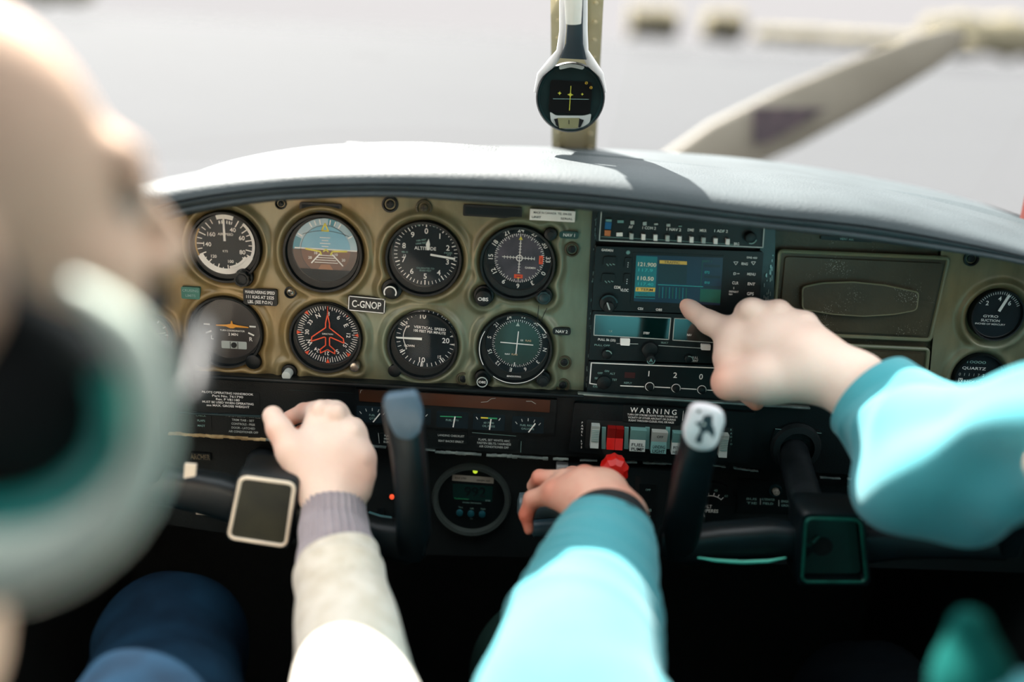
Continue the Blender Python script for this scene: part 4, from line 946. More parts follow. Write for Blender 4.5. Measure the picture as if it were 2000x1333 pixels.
# transponder
T = Fr(1300, 738, -0.002, 'transponder', 'black transponder with a white line linking four round code knobs', 'radio')
quadbox(T, ((1149, 701), (1473, 712), (1463, 786), (1145, 769)), RAD, 0, .008, 'faceplate', .002)
b = outline(T, ((1171, 747), (1151, 744), (1154, 704), (1466, 717), (1462, 762)), 2.2, WHITE, .0083, False)
b.line(T.p(1210, 748.5), T.p(1256, 750.5), 2 * T.k, WHITE, .0083)
for x, y, s in ((1267, 750, '1'), (1318, 753, '2'), (1368, 756, '0'), (1418, 759, '0')):
    b.arc(T.p(x, y), 7.6 * T.k, 9 * T.k, 0, 360, WHITE, .0085); b.text(s, T.p(x - 1.5, y - 25), 11 * T.k, WHITE, .0083)
    b.line(T.p(x + 10, y + .8), T.p(x + 40, y + 2.4), 2 * T.k, WHITE, .0083)
for s, x, y in (('OFF', 1171, 724), ('ON', 1184, 720), ('ALT', 1195, 725), ('SBY', 1165, 734), ('TST', 1199, 737), ('IDENT', 1165, 750), ('REPLY', 1225, 743), ('BENDIX KING', 1170, 767)): b.text(s, T.p(x, y), 4 * T.k, DIM if y != 767 else WHITE, .0083)
b.poly(T.quad(((1219, 722), (1239, 723), (1238, 734), (1218, 733))), mat('dark_red_lens', '3a0e0c', .3), .0084)
T.part(b, 'printed_markings', smooth=0)
knob(T, 1178, 741, 14, RAD, h=.012, base=0); 
for x, y in ((1267, 750), (1318, 753), (1368, 756), (1418, 759)): knob(T, x, y, 6.5, BLACK, h=.013, base=0, name='code_knob')
# adf strip under the hand
b = MB(); b.poly(ST.quad(((1480, 784), (1590, 790), (1589, 800), (1479, 797))), BLACK, -.006, .004); b.text('BENDIX/KING KR 87', ST.p(1520, 788), 4 * ST.k, DIM, .0042, wid=40 * ST.k)
b.poly(rrect(ST.p(1551, 789), 16 * ST.k, 10 * ST.k, .001), WHITE, .003, .0046); b.text('ADF', ST.p(1551, 789), 5 * ST.k, BLACK, .0048); b.poly(rrect(ST.p(1577, 793), 12 * ST.k, 9 * ST.k, .001), WHITE, .003, .0046); ST.part(b, 'adf_strip')

# ================================================================== switches under WARNING
SW = Fr(1280, 835, -0.016, 'switch_panel', 'rocker switch panel under the WARNING placard, with red and grey switches', 'switch panel')
quadbox(SW, ((1122, 786), (1475, 806), (1462, 905), (1112, 882)), BLACK, -.004, .002, 'backplate', .002)
quadbox(SW, ((1146, 818), (1432, 835), (1424, 890), (1142, 874)), mat('switch_well', '050b0c', .6), .0015, .0026, 'switch_well', .002)
b = MB(); c0 = SW.p(1275, 802)
b.poly(SW.quad(((1218, 790), (1336, 797), (1332, 830), (1215, 823))), mat('placard_black', '060809', .4), .002, .0026)
b.text('W A R N I N G', SW.p(1275.5, 801.5), 10.5 * SW.k, WHITE, .0028, wid=90 * SW.k)
for i, (s, w) in enumerate((('TURN OFF STROBE LIGHTS WHEN TAXIING IN', 97), ('VICINITY OF OTHER AIRCRAFT OR DURING', 93), ('FLIGHT THROUGH CLOUD, FOG, OR HAZE', 88))): b.text(s, SW.p(1273.5 - i, 810.5 + i * 5.6), 3.9 * SW.k, WHITE, .0028, wid=w * SW.k)
b.line(SW.p(1334, 801), SW.p(1332, 820), .7 * SW.k, WHITE, .0028); SW.part(b, 'warning_placard', 'black placard reading WARNING TURN OFF STROBE LIGHTS', smooth=0)
def rocker(x, y, w, h, mt, mb_, txt='', label=None, name='rocker_switch', ribs=0, split=False, tt=''):
    k = SW.k; c = SW.p(x, y); b = MB(); W2, H2 = w * k / 2, h * k / 2; d = .012
    def side(t): return d * (1 - .35 * math.cos(PI * t * .9) ** 2) if False else d * (.72 + .28 * abs(2 * t - 1))
    n = 10; xs = ((-W2, -W2 * .02), (W2 * .02, W2)) if split else ((-W2, W2),)
    for (a, e_) in xs:
        for i in range(n):
            t0, t1 = i / n, (i + 1) / n; y0, y1 = c[1] - H2 + 2 * H2 * t0, c[1] - H2 + 2 * H2 * t1; z0, z1 = side(t0), side(t1)
            m = mb_ if t0 < .5 else mt
            X0, X1 = c[0] + a, c[0] + e_
            b.add([(X0, y0, z0), (X1, y0, z0), (X1, y1, z1), (X0, y1, z1), (X0, y0, 0), (X1, y0, 0), (X1, y1, 0), (X0, y1, 0)], [(0, 1, 2, 3), (4, 0, 3, 7), (1, 5, 6, 2)] + ([(4, 5, 1, 0)] if i == 0 else []) + ([(3, 2, 6, 7)] if i == n - 1 else []), m)
    for i, s in enumerate(txt.split('/') if txt else []): b.text(s, (c[0], c[1] - H2 * (.35 + .42 * i)), 6.5 * k, BLACK, d + .0004, wid=w * .8 * k if len(s) > 3 else None)
    if tt: b.text(tt, (c[0], c[1] + H2 * .6), 5 * k, BLACK, d + .0004)
    for i in range(ribs): b.box((c[0], c[1] + H2 * (.65 - i * 1.1 / ribs), side(.5) + .0015), (w * k * .9, 1.1 * k, .003), DIM if i % 2 else GREYL, .0003)
    SW.part(b, name, label)
DRED = mat('dark_red_plastic', '8f0f0b', .4)
rocker(1161, 846, 16, 46, GREYL, GREYL, label='ribbed grey thumbwheel', name='dimmer_wheel', ribs=14)
rocker(1200, 850, 31, 44, DRED, RED, label='red split master switch', split=True)
rocker(1244, 853, 30, 44, TEALG, GREYL, 'FUEL/PUMP', 'grey FUEL PUMP switch'); rocker(1285, 857, 30, 44, GREYL, TEALG, 'LANDING/LIGHT', 'teal and grey LANDING LIGHT switch', tt='OFF'); rocker(1322, 859, 24, 44, TEALG, GREYL, 'PITOT/HEAT', 'grey switch partly behind the yoke grip')
rocker(1362, 861, 24, 44, TEALG, GREYL); rocker(1410, 864, 16, 46, GREYL, GREYL, label='ribbed grey thumbwheel', name='dimmer_wheel', ribs=14)
b = MB()
for x in (1179, 1223, 1264, 1304, 1342): b.poly(SW.quad(((x - 4, 832), (x + 4, 832.5), (x + 3, 874), (x - 5, 873.5))), TEALG, .002, .005)
SW.part(b, 'divider')
b = MB(); 
for i, s in enumerate('PANEL LTS'): b.text(s, SW.p(1137 - i * .2, 824 + i * 6), 4 * SW.k, WHITE, .0028)
for i, s in enumerate('RADIO'): b.text(s, SW.p(1427, 838 + i * 7), 4 * SW.k, DIM, .0028)
SW.part(b, 'printed_markings', smooth=0)

# ================================================================== engine gauge strip and placards on the lower panel
EGN = Fr(890, 810, -0.0125, 'engine_gauge_cluster', 'black cluster of small engine gauges under an amber strip', 'gauge cluster')
quadbox(EGN, ((695, 757), (1088, 779), (1082, 846), (692, 826)), BLACK, -.004, .003, 'housing', .002)
quadbox(EGN, ((702, 758), (1075, 779), (1073, 803), (703, 781)), AMBER, .002, .0045, 'annunciator_strip', label='dark amber annunciator strip')
b = MB(); b.pline(EGN.quad(((940, 783), (952, 782), (960, 776), (968, 775))), .7 * EGN.k, GREYL, .0047); b.pline(EGN.quad(((1028, 781), (1038, 781), (1046, 786))), 1 * EGN.k, GREYL, .0047); b.pline(EGN.quad(((705, 765), (706, 760), (709, 759))), .7 * EGN.k, GREYL, .0047); EGN.part(b, 'scratch', smooth=0)
for x, y, ang, t1, t2, col in ((728, 808, 35, 'FUEL', 'QTY', 0), (811, 811, -20, 'OIL', 'TEMP', 0), (884, 818, 8, 'FUEL QTY', '', 1), (955, 823, 5, '60 75 90', 'OIL PRESS', 2), (1031, 828, 32, 'FUEL RIGHT', 'GALLONS', 0)):
    b = MB(); c = EGN.p(x, y); k = EGN.k
    b.poly(rrect(c, 62 * k, 34 * k, 3 * k), FACE, .0028, .0034)
    for i, a in enumerate((-38, -19, 0, 19, 38)): 
        if col == 0: b.tick((c[0], c[1] - 26 * k), 34 * k, 40 * k, a, 1.5 * k, GREYL, .0036)
    if col == 1: b.line((c[0] - 24 * k, c[1] + 6 * k), (c[0] + 18 * k, c[1] + 7 * k), 2 * k, GREEN, .0036)
    if col == 2: b.line((c[0] - 16 * k, c[1] + 9 * k), (c[0] - 2 * k, c[1] + 9 * k), 3 * k, YELLOW, .0036); b.line((c[0] - 2 * k, c[1] + 9 * k), (c[0] + 16 * k, c[1] + 9 * k), 3 * k, GREEN, .0036); b.line((c[0] - 25 * k, c[1] + 10 * k), (c[0] - 22 * k, c[1] + 5 * k), 1.5 * k, WHITE, .0036); b.line((c[0] + 22 * k, c[1] + 10 * k), (c[0] + 19 * k, c[1] + 5 * k), 1.5 * k, WHITE, .0036)
    b.text(t1, (c[0], c[1] - 1 * k), 4 * k, DIM, .0036); b.text(t2 or ' .', (c[0], c[1] - 8 * k), 4 * k, DIM, .0036)
    o = EGN.part(b, 'gauge', smooth=0)
    b = MB(); a = rad(ang); n0 = (c[0] + 2 * k, c[1] - 15 * k); b.line(n0, (n0[0] + 23 * k * sin(a), n0[1] + 23 * k * cos(a)), 2.4 * k, WHITE, .0042); EGN.part(b, 'needle', parent=o, smooth=0)
placard(LOW, 445, 781, 124, 36, ['PILOTS OPERATING HANDBOOK', 'Part No. 761790', 'Rev. P VB1180', 'MUST BE USED WHEN OPERATING', 'see MAX. GROSS WEIGHT'], th=4.4, wids=[100, 60, 46, 100, 84], label='black placard reading OPERATING HANDBOOK')
placard(LOW, 475, 829, 98, 44, ['FASTEN BELTS / HARNESS', 'TRIM TAB - SET', 'CONTROLS - FREE', 'DOOR - LATCHED', 'AIR CONDITIONER OFF'], th=4.4, fg=GREYL, wids=[68, 44, 46, 46, 58], label='black checklist placard beginning FASTEN BELTS')
placard(LOW, 393, 822, 40, 36, ['CHECK', 'FLAPS', 'MAST'], th=4.2, fg=DIM)
b = MB(); a = LOW.p(345, 806); c = LOW.p(510, 813); b.box(((a[0] + c[0]) / 2, (a[1] + c[1]) / 2, .001), (math.hypot(a[0] - c[0], a[1] - c[1]), .002, .003), TEALBLACK, .0005, math.atan2(c[1] - a[1], c[0] - a[0])); LOW.part(b, 'placard_rail')
placard(LOW, 762, 858, 42, 22, ['FUEL ON', 'MIXTURE', 'ELECTRIC'], th=4.2, border=False, fg=GREYL, label='black placard beginning FUEL ON')
placard(LOW, 881, 857, 60, 28, ['LANDING CHECKLIST', 'SEAT BACKS ERECT'], th=4.2, fg=GREYL, wids=[52, 50], label='black placard reading LANDING CHECKLIST')
placard(LOW, 965, 867, 96, 24, ['FLAPS, SET WHITE ARC', 'FASTEN BELTS / HARNESS', 'AIR CONDITIONER OFF'], th=4.4, fg=GREYL, wids=[62, 66, 58], label='black placard reading FLAPS SET WHITE ARC')
b = MB(); b.line(LOW.p(922, 845), LOW.p(1008, 852), 1 * LOW.k, DIM, .0006); b.line(LOW.p(1018, 862), LOW.p(1017, 884), .8 * LOW.k, DIM, .0006); b.line(LOW.p(739, 846), LOW.p(741, 866), 1 * LOW.k, GREYL, .0006); b.line(LOW.p(565, 762), LOW.p(690, 768), 1 * LOW.k, TEALBLACK, .0006); LOW.part(b, 'thin_rule', smooth=0)

# ================================================================== lower dashboard furniture
f = Fr(921, 975, 0.004, 'digital_timer', 'round black digital timer with a lit yellow-green lamp and three teal buttons', 'clock'); k = f.k
RINGM = mat('recess_grey', '39423f', .6, col2='2f3835', bump=.2, bscale=400)
b = MB(); R = 76 * k; b.lathe([(R * 1.02, .001), (R * .97, .0075), (R * .88, .007), (R * .84, 0), (R * .84, -.006)], RINGM, (0, 0, 0), 72); f.part(b, 'recess_ring')
b = MB(); b.cyl((0, .001), R * .86, -.006, .0015, BLACK, 64, .001)
b.poly(f.quad(((884, 926), (965, 932), (964, 944), (883, 938))), mat('dusty_label', 'a39d90', .6), .0017); b.text('IDLE 2700', f.p(900, 933), 3.6 * k, BLACK, .0019, wid=22 * k); b.text('GREEN 500', f.p(944, 938), 3.6 * k, BLACK, .0019, wid=26 * k)
b.poly(f.quad(((884, 943), (963, 949), (961, 980), (885, 973))), mat('lcd_teal', '0b2e2a', .2), .0017)
b.text('992', f.p(928, 960), 21 * k, mat('lcd_digit', '051013', .3), .0019, wid=42 * k); b.text('Tachometer', f.p(902, 973), 3.5 * k, GREEN, .0019, wid=30 * k); b.text('RPM', f.p(953, 977), 3.5 * k, DIM, .0019); b.text('Horizon Instruments', f.p(922, 981), 3 * k, DIM, .0019, wid=36 * k)
for s, x, y in (('Test', 900, 990), ('Left', 922, 992), ('Right', 944, 993), ('Set', 921, 1012)): b.text(s, f.p(x, y), 3.2 * k, DIM, .0019)
f.part(b, 'dial_face', smooth=0)
TB = mat('teal_button', '14505a', .4)
for x, y in ((898, 1000), (920, 1002), (942, 1003)): b = MB(); b.cyl(f.p(x, y), 6.6 * k, .001, .0045, TB, 24, .0008); f.part(b, 'push_button')
b = MB(); b.cyl(f.p(928.5, 919), 4.6 * k, .001, .004, emis('lamp_yellow_green', 'c4e03a', 1.0), 20, .001); f.part(b, 'lamp', 'lit yellow-green lamp')
# small items
def small(name, px, py, Y, label, cat): return Fr(px, py, Y, name, label, cat)
f = small('indicator_lamp', 766, 970, 0.002, 'glowing red indicator lamp beside the left yoke grip', 'lamp'); b = MB(); b.cyl((0, 0), .0028, -.004, .003, emis('lamp_red', 'e8502e', 1.0), 16, .001); f.part(b, 'lens'); b = MB(); b.lathe([(.0042, -.002), (.004, .001), (.0029, .001)], BLACK, seg=20); f.part(b, 'bezel')
f = small('pull_handle', 745, 1000, 0.0, 'small teal grey pull handle under the red lamp', 'handle'); b = MB(); b.tube([(-.012, .003, .012), (0, 0, .015), (.012, -.002, .012)], [.003, .004, .003], mat('dull_teal', '3f6d70', .4), 12); f.part(b, 'grip'); b = MB(); b.cyl((0, 0), .003, -.006, .013, BLACK, 12); f.part(b, 'stem')
f = small('emblem_badge', 391, 893, 0.0, 'worn tan lettered badge on the dashboard left of the yoke', 'badge'); b = MB(); b.poly(rrect((0, 0), 40 * f.k, 16 * f.k, .001), DASH, -.004, 0); b.text('ARCHER', (0, 0), 11 * f.k, mat('worn_badge', '8c7f66', .4, .4, col2='4a4438', scale=220), .0003, wid=38 * f.k); f.part(b, 'lettering', smooth=0)
f = small('placard', 408, 999, -0.02, 'cream label reading ALT STATIC under the left yoke arm', 'label'); b = MB(); b.poly(rrect((0, 0), 50 * f.k, 16 * f.k, .0005), CREAM, -.001, .0005); b.text('ALT STATIC', (0, 0), 6 * f.k, BLACK, .0007, wid=42 * f.k); f.part(b, 'plate', smooth=0)
f = Fr(1390, 985, 0.0, 'ammeter', 'round black ALT AMPERES gauge behind the right yoke grip', 'gauge'); k = f.k
b = MB(); b.cyl((0, 0), 46 * k, -.004, .002, BLACK, 48, .001); b.arc((-.002, -.006), 30 * k, 31.5 * k, -35, 42, WHITE, .0023)
for a in (-30, -10, 8, 24, 40): b.tick((-.002, -.006), 31 * k, 37 * k, a, 1.6 * k, WHITE, .0023)
for s, a in (('0', -30), ('40', 10), ('60', 42)): b.text(s, (-.002 + 43 * k * sin(rad(a)), -.006 + 43 * k * cos(rad(a))), 5 * k, DIM, .0023)
b.text('ALT', (-.004, -.002), 7 * k, WHITE, .0023, wid=15 * k); b.text('AMPERES', (-.003, -.007), 7 * k, WHITE, .0023, wid=38 * k); f.part(b, 'dial_face', smooth=0)
b = MB(); b.line((-.012, .0), (-.007, -.014), 2 * k, WHITE, .003); f.part(b, 'needle', smooth=0)
CB = Fr(1600, 975, 0.002, 'breaker_panel', 'black breaker strip with two round pale breakers, lower right', 'breaker panel'); k = CB.k
b = MB(); b.poly(CB.quad(((1440, 935), (1900, 962), (1890, 1015), (1440, 1000))), BLACK, -.006, 0)
for s, x, y in (('BUS', 1468, 975), ('TIE', 1468, 983), ('ALTERNATOR', 1500, 976), ('FIELD', 1500, 984), ('ENGINE', 1536, 980), ('GROUP', 1536, 988), ('STALL', 1640, 986), ('STBY', 1682, 990), ('AC/DC', 1715, 993), ('AUTO', 1748, 994)): b.text(s, CB.p(x, y), 4.6 * k, DIM, .0003, wid=(26 if len(s) > 6 else 20) * k)
for x, y in ((1485, 980), (1521, 983), (1664, 988), (1700, 991), (1735, 995)): b.line(CB.p(x, y - 6), CB.p(x, y + 6), 1.2 * k, GREYL, .0003)
CB.part(b, 'printed_plate', smooth=0)
for x, y in ((1514, 958), (1692, 970)):
    b = MB(); c = CB.p(x, y); b.lathe([(13 * k, -.001), (12 * k, .003), (10 * k, .003), (9 * k, .0)], TEALBLACK, (*c, 0), 28); b.cyl(c, 6.5 * k, -.001, .007, mat('breaker_button', 'b9b6a8', .4, .3, col2='7d7c74', scale=400), 20, .001); CB.part(b, 'breaker')
f = small('grey_switch', 1098, 908, -0.004, 'small grey box above the hand on the throttle', 'switch'); b = MB(); b.box((0, 0, .006), (24 * f.k, 13 * f.k, .014), mat('mid_grey', '8d8f8d', .5), .001); f.part(b, 'body'); b = MB(); b.box((0, -.001, .0135), (.006, .003, .002), DARK, .0004); f.part(b, 'toggle')
# red knob (mixture) and throttle quadrant
f = Fr(1199, 917, -0.075, 'mixture_knob', 'red faceted mixture knob beyond the hand on the throttle', 'knob')
b = MB(); n = 10; secs = []
for z, r in ((-.010, .006), (-.008, .0125), (.003, .0145), (.008, .0135), (.012, .009), (.0128, .0001)):
    secs.append([Vector((r * (1.0 if i % 2 else .9) * cos(2 * PI * i / (2 * n)), r * 1.12 * (1.0 if i % 2 else .9) * sin(2 * PI * i / (2 * n)), z)) for i in range(2 * n)])
b.loft(secs, RED, False); f.part(b, 'knob_head', 'red knob head', smooth=20)
b = MB(); b.tube([(0, 0, -.008), (0, -.012, -.03), (0, -.02, -.062)], .004, CHROME, 12); f.part(b, 'lever_arm')
Q = Fr(1215, 1010, -0.01, 'throttle_quadrant', 'black throttle quadrant housing below the switches', 'throttle quadrant')
b = MB(); b.poly(Q.quad(((1110, 905), (1330, 918), (1315, 1085), (1105, 1075))), DARK, -.01, .006); Q.part(b, 'housing')
b = MB()
for x in (1150, 1198, 1245): b.poly(Q.quad(((x - 5, 925), (x + 5, 926), (x + 2, 1040), (x - 8, 1039))), mat('slot_black', '020404', .9), .006, .0066)
Q.part(b, 'lever_slot')
b = MB(); b.poly(Q.quad(((1247, 940), (1280, 942), (1274, 1060), (1242, 1058))), BLACK, .006, .0075); b.text('CARB', Q.p(1260, 990), 6 * Q.k, DIM, .0078, wid=22 * Q.k); b.text('HEAT', Q.p(1260, 1004), 6 * Q.k, DIM, .0078, wid=18 * Q.k); b.text('OFF', Q.p(1264, 951), 4 * Q.k, DIM, .0078); Q.part(b, 'carb_heat_plate', smooth=0)
THR = mat('throttle_grey', '56676c', .35, col2='4a5b60')
f = Fr(1078, 1010, -0.085, 'throttle_lever', 'grey T-handled throttle lever under the hand', 'lever')
b = MB(); a = f.p(1016, 990); c = f.p(1120, 985); b.tube([(a[0] - .003, a[1], 0), (a[0], a[1], 0), (c[0], c[1], 0), (c[0] + .003, c[1], 0)], [.006, .0135, .0135, .006], THR, 24); f.part(b, 'grip')
b = MB(); m_ = f.p(1085, 1000); b.tube([(m_[0], m_[1], -.004), (m_[0] + .004, m_[1] - .012, -.04), (m_[0] + .012, m_[1] - .02, -.078)], .005, CHROME, 12); f.part(b, 'lever_arm')
f = Fr(1075, 1030, -0.10, 'propeller_lever', 'blue-grey cylindrical lever handle just below the throttle grip', 'lever')
b = MB(); a = f.p(1042, 1033); c = f.p(1108, 1028); b.tube([(a[0] - .003, a[1], 0), (a[0], a[1], 0), (c[0], c[1], 0)], [.004, .0085, .0085], mat('blue_grey_grip', '35505c', .35), 24); f.part(b, 'grip')

# ================================================================== control yokes
YB = mat('yoke_black', '060e11', 0.4, spec=.4, col2='08151a', bump=.12, bscale=700)
PADM = mat('yoke_pad', '2b2c26', 0.35, col2='3a3a2e', scale=25)
TEALR = mat('teal_green_trim', '1d6a5a', 0.35, .3, col2='154c42', scale=60)
def ysec(c, hw, hd, n=20, p=.6):
    return [c + Vector((math.copysign(abs(cos(2 * PI * i / n)) ** p, cos(2 * PI * i / n)) * hw, math.copysign(abs(sin(2 * PI * i / n)) ** p, sin(2 * PI * i / n)) * hd, 0)) for i in range(n)]
def sweep(b, rows, m):            # rows: (px, py, Y, halfwidth px, half depth m, half height None)
    secs = []
    for (px, py, Y, hw, hd) in rows:
        c = W(px, py, Y); k = (c - CAM).dot(_F) / FPX; secs.append(ysec(c, hw * k, hd))
    b.loft(secs, m)
def bar(b, rows, m):              # mostly horizontal bar: rows (px, py, Y, half height px, half depth)
    secs = []
    for (px, py, Y, hh, hd) in rows:
        c = W(px, py, Y); k = (c - CAM).dot(_F) / FPX
        secs.append([c + Vector((0, math.copysign(abs(sin(2 * PI * i / 20)) ** .6, sin(2 * PI * i / 20)) * hd, math.copysign(abs(cos(2 * PI * i / 20)) ** .6, cos(2 * PI * i / 20)) * hh * k)) for i in range(20)])
    b.loft(secs, m)
YY = -0.17
def hubbox(f, px4, trim, tm, pad, inset, hole=False):
    k = f.k; q = f.quad(px4); cx = sum(p[0] for p in q) / 4; cy = sum(p[1] for p in q) / 4
    def sc(s): return roundpoly([(cx + (x - cx) * s, cy + (y - cy) * s) for x, y in q], .008 * s, 6)
    b = MB(); 
    def L(s, z): return [Vector((x, y, z)) for x, y in sc(s)]
    b.loft([L(.92, -.045), L(1.0, -.038), L(1.0, -.004), L(.96, .0), L(.90, .0), L(.86, -.004 if not hole else -.014)], YB); f.part(b, 'hub_housing')
    b = MB(); b.tube([(x, y, .0005) for x, y in sc(inset)], trim * k, tm, 8, True); f.part(b, 'hub_trim', 'cream trim' if tm is CREAM else 'teal trim')
    b = MB(); b.poly(sc(inset * .97), pad, -.006 if not hole else -.016, -.001 if not hole else -.012)
    f.part(b, 'hub_pad')
YL = Fr(513, 1000, YY, 'control_yoke', 'left black control yoke with a cream-edged centre pad and slate grip head', 'yoke', 'control yokes')
hubbox(YL, ((464, 920), (586, 936), (566, 1078), (436, 1058)), 4.0, CREAM, PADM, .86)
def yokepart(fr, b, name, label=None, parent=None): return worldpart_m(b, name, fr.e, fr.M, label, parent)
def worldpart_m(b, name, e_, M, label=None, parent=None):
    Mi = M.inverted(); b.v = [tuple(Mi @ Vector(q)) for q in b.v]; return b.build(name, parent or e_, 40, label)
b = MB(); bar(b, ((300, 945, YY + .02, 34, .014), (380, 958, YY + .022, 42, .014), (440, 972, YY + .025, 46, .014), (470, 985, YY + .026, 48, .014)), YB); yokepart(YL, b, 'arm')
b = MB(); bar(b, ((540, 1000, YY + .024, 46, .014), (640, 1020, YY + .02, 40, .014), (740, 1050, YY + .022, 38, .014), (800, 1060, YY + .02, 40, .015), (832, 1056, YY + .02, 30, .012)), YB); yokepart(YL, b, 'arm')
b = MB(); sweep(b, ((800, 1085, YY + .02, 26, .013), (808, 1040, YY + .015, 34, .015), (806, 980, YY + .008, 32, .016), (802, 920, YY, 33, .017), (797, 870, YY - .005, 34, .018), (792, 835, YY - .008, 37, .018), (787, 800, YY - .01, 38, .018), (784, 780, YY - .008, 36, .016), (783, 772, YY - .005, 30, .012)), YB); yokepart(YL, b, 'grip')
def headplate(fr, pts, dz, name, m, label, r=.006, th=.003):
    b = MB(); P = roundpoly([fr.p(*q, z=dz) for q in pts], r); 
    def sc(s, z): 
        cx = sum(p[0] for p in P) / len(P); cy = sum(p[1] for p in P) / len(P); return [Vector((cx + (x - cx) * s, cy + (y - cy) * s, z)) for x, y in P]
    b.loft([sc(.97, dz - th), sc(1, dz - th * .5), sc(.985, dz), sc(.93, dz + .0012)], m); return fr.part(b, name, label, smooth=50)
headplate(YL, ((747, 786), (752, 776), (806, 769), (814, 774), (827, 815), (820, 848), (800, 862), (775, 856), (758, 826)), .0275, 'grip_head', SLATE, 'slate grey rounded grip head', .008, .012)
b = MB(); sweep(b, ((300, 940, YY + .02, 28, .012), (280, 890, YY + .01, 32, .014), (275, 830, YY, 34, .016), (272, 790, YY, 30, .014)), YB); yokepart(YL, b, 'grip')
b = MB(); b.tube([W(500, 975, YY + .03), W(508, 930, -.06), W(512, 905, 0.0)], .017, mat('shaft_steel', '3b4348', .3, .7, col2='2b3438', scale=50), 24); yokepart(YL, b, 'shaft')
b = MB(); b.poly(YL.quad(((360, 908), (382, 910), (380, 932), (358, 936))), CREAM, -.004, -.001); YL.part(b, 'arm_label', 'cream patch on the arm')
YR = Fr(1630, 1078, YY, 'control_yoke', 'right black control yoke with an open teal-rimmed centre and white emblem plate', 'yoke', 'control yokes')
hubbox(YR, ((1564, 1000), (1690, 1004), (1704, 1148), (1554, 1148)), 3.2, TEALR, mat('hub_floor', '113a33', .5, col2='0c2723', scale=18), .84, True)
b = MB(); c = YR.p(1606, 1068, -.012); b.cyl(c, 20 * YR.k, -.0125, -.0112, mat('slot_black', '020404', .9), 32); YR.part(b, 'shaft_hole')
b = MB(); b.tube([YR.p(1583, 1076) + (-.009,), YR.p(1592, 1066) + (-.006,), YR.p(1605, 1058) + (-.009,)], .0012, TEALR, 8); YR.part(b, 'wire')
b = MB(); bar(b, ((1580, 1060, YY + .026, 36, .014), (1500, 1052, YY + .022, 38, .014), (1400, 1058, YY + .022, 36, .014), (1340, 1066, YY + .02, 36, .015), (1290, 1058, YY + .02, 28, .012)), YB); yokepart(YR, b, 'arm')
b = MB(); b.tube([W(x, y, YY + .002) for x, y in ((1362, 1090), (1400, 1096), (1450, 1099), (1500, 1097), (1535, 1090))], [.0008, .0016, .0018, .0016, .0006], mat('painted_teal_highlight', '4fb8a0', .25, .2), 8); yokepart(YR, b, 'arm_highlight')  # thin strip painted in as a highlight along the arm
b = MB(); bar(b, ((1680, 1062, YY + .026, 40, .014), (1760, 1056, YY + .022, 34, .014), (1850, 1058, YY + .022, 30, .014), (1960, 1062, YY + .02, 30, .013)), YB); yokepart(YR, b, 'arm')
b = MB(); sweep(b, ((1322, 1085, YY + .02, 28, .013), (1330, 1040, YY + .015, 36, .015), (1342, 980, YY + .008, 36, .016), (1352, 920, YY, 36, .017), (1362, 880, YY - .005, 35, .018), (1370, 850, YY - .008, 36, .018), (1377, 820, YY - .01, 36, .018), (1382, 803, YY - .008, 32, .014)), YB); yokepart(YR, b, 'grip')
hp = headplate(YR, ((1352, 793), (1384, 794), (1412, 805), (1417, 822), (1402, 868), (1390, 880), (1362, 882), (1340, 868), (1334, 846)), .0275, 'emblem_plate', mat('emblem_white', 'd8d4d8', .4), 'white plate with a black emblem', .007, .010)
EMB = mat('emblem_ink', '1a2730', .5)
b = MB(); em = ((1160, 1020), (1185, 1000), (1200, 1012), (1225, 1000), (1250, 1012), (1240, 1040), (1250, 1065), (1240, 1090), (1258, 1120), (1268, 1180), (1252, 1228), (1232, 1190), (1195, 1160), (1172, 1165), (1150, 1200), (1152, 1250), (1120, 1272), (1085, 1250), (1098, 1205), (1130, 1155), (1126, 1120), (1110, 1098), (1085, 1088), (1095, 1068), (1130, 1072), (1150, 1058))
b.poly([YR.p(1130 + x / 4.76, 600 + y / 4.76, .029) for x, y in em], EMB, .0289, .0291)
b.disc(YR.p(1365, 804, .029), .0016, EMB, .0290, 10); b.disc(YR.p(1374.5, 829, .029), .0011, WHITE, .0293, 12)
YR.part(b, 'emblem', 'black emblem', parent=None, smooth=0)
b = MB(); sweep(b, ((1960, 1075, YY + .02, 26, .013), (1975, 1000, YY + .01, 32, .015), (1980, 930, YY, 34, .016), (1985, 860, YY, 30, .014)), YB); yokepart(YR, b, 'grip')
b = MB(); b.tube([W(1590, 1020, YY + .03), W(1576, 985, -.12), W(1558, 920, -.05), W(1548, 880, -.01)], [.0155, .0155, .0155, .0155], mat('shaft_steel', '3b4348', .3, .7), 24); yokepart(YR, b, 'shaft')
f = Fr(1553, 872, -.013, 'shaft_boot', 'black square collar where the right yoke shaft enters the panel', 'collar'); b = MB(); b.poly(rrect((0, .004), 92 * f.k, 56 * f.k, .003), BLACK, -.004, .003); b.line((-45 * f.k, .019), (45 * f.k, .017), 1.2 * f.k, DIM, .0032); f.part(b, 'plate'); b = MB(); b.lathe([(.026, .002), (.024, .008), (.0175, .009)], DARK, seg=32); f.part(b, 'collar_ring')

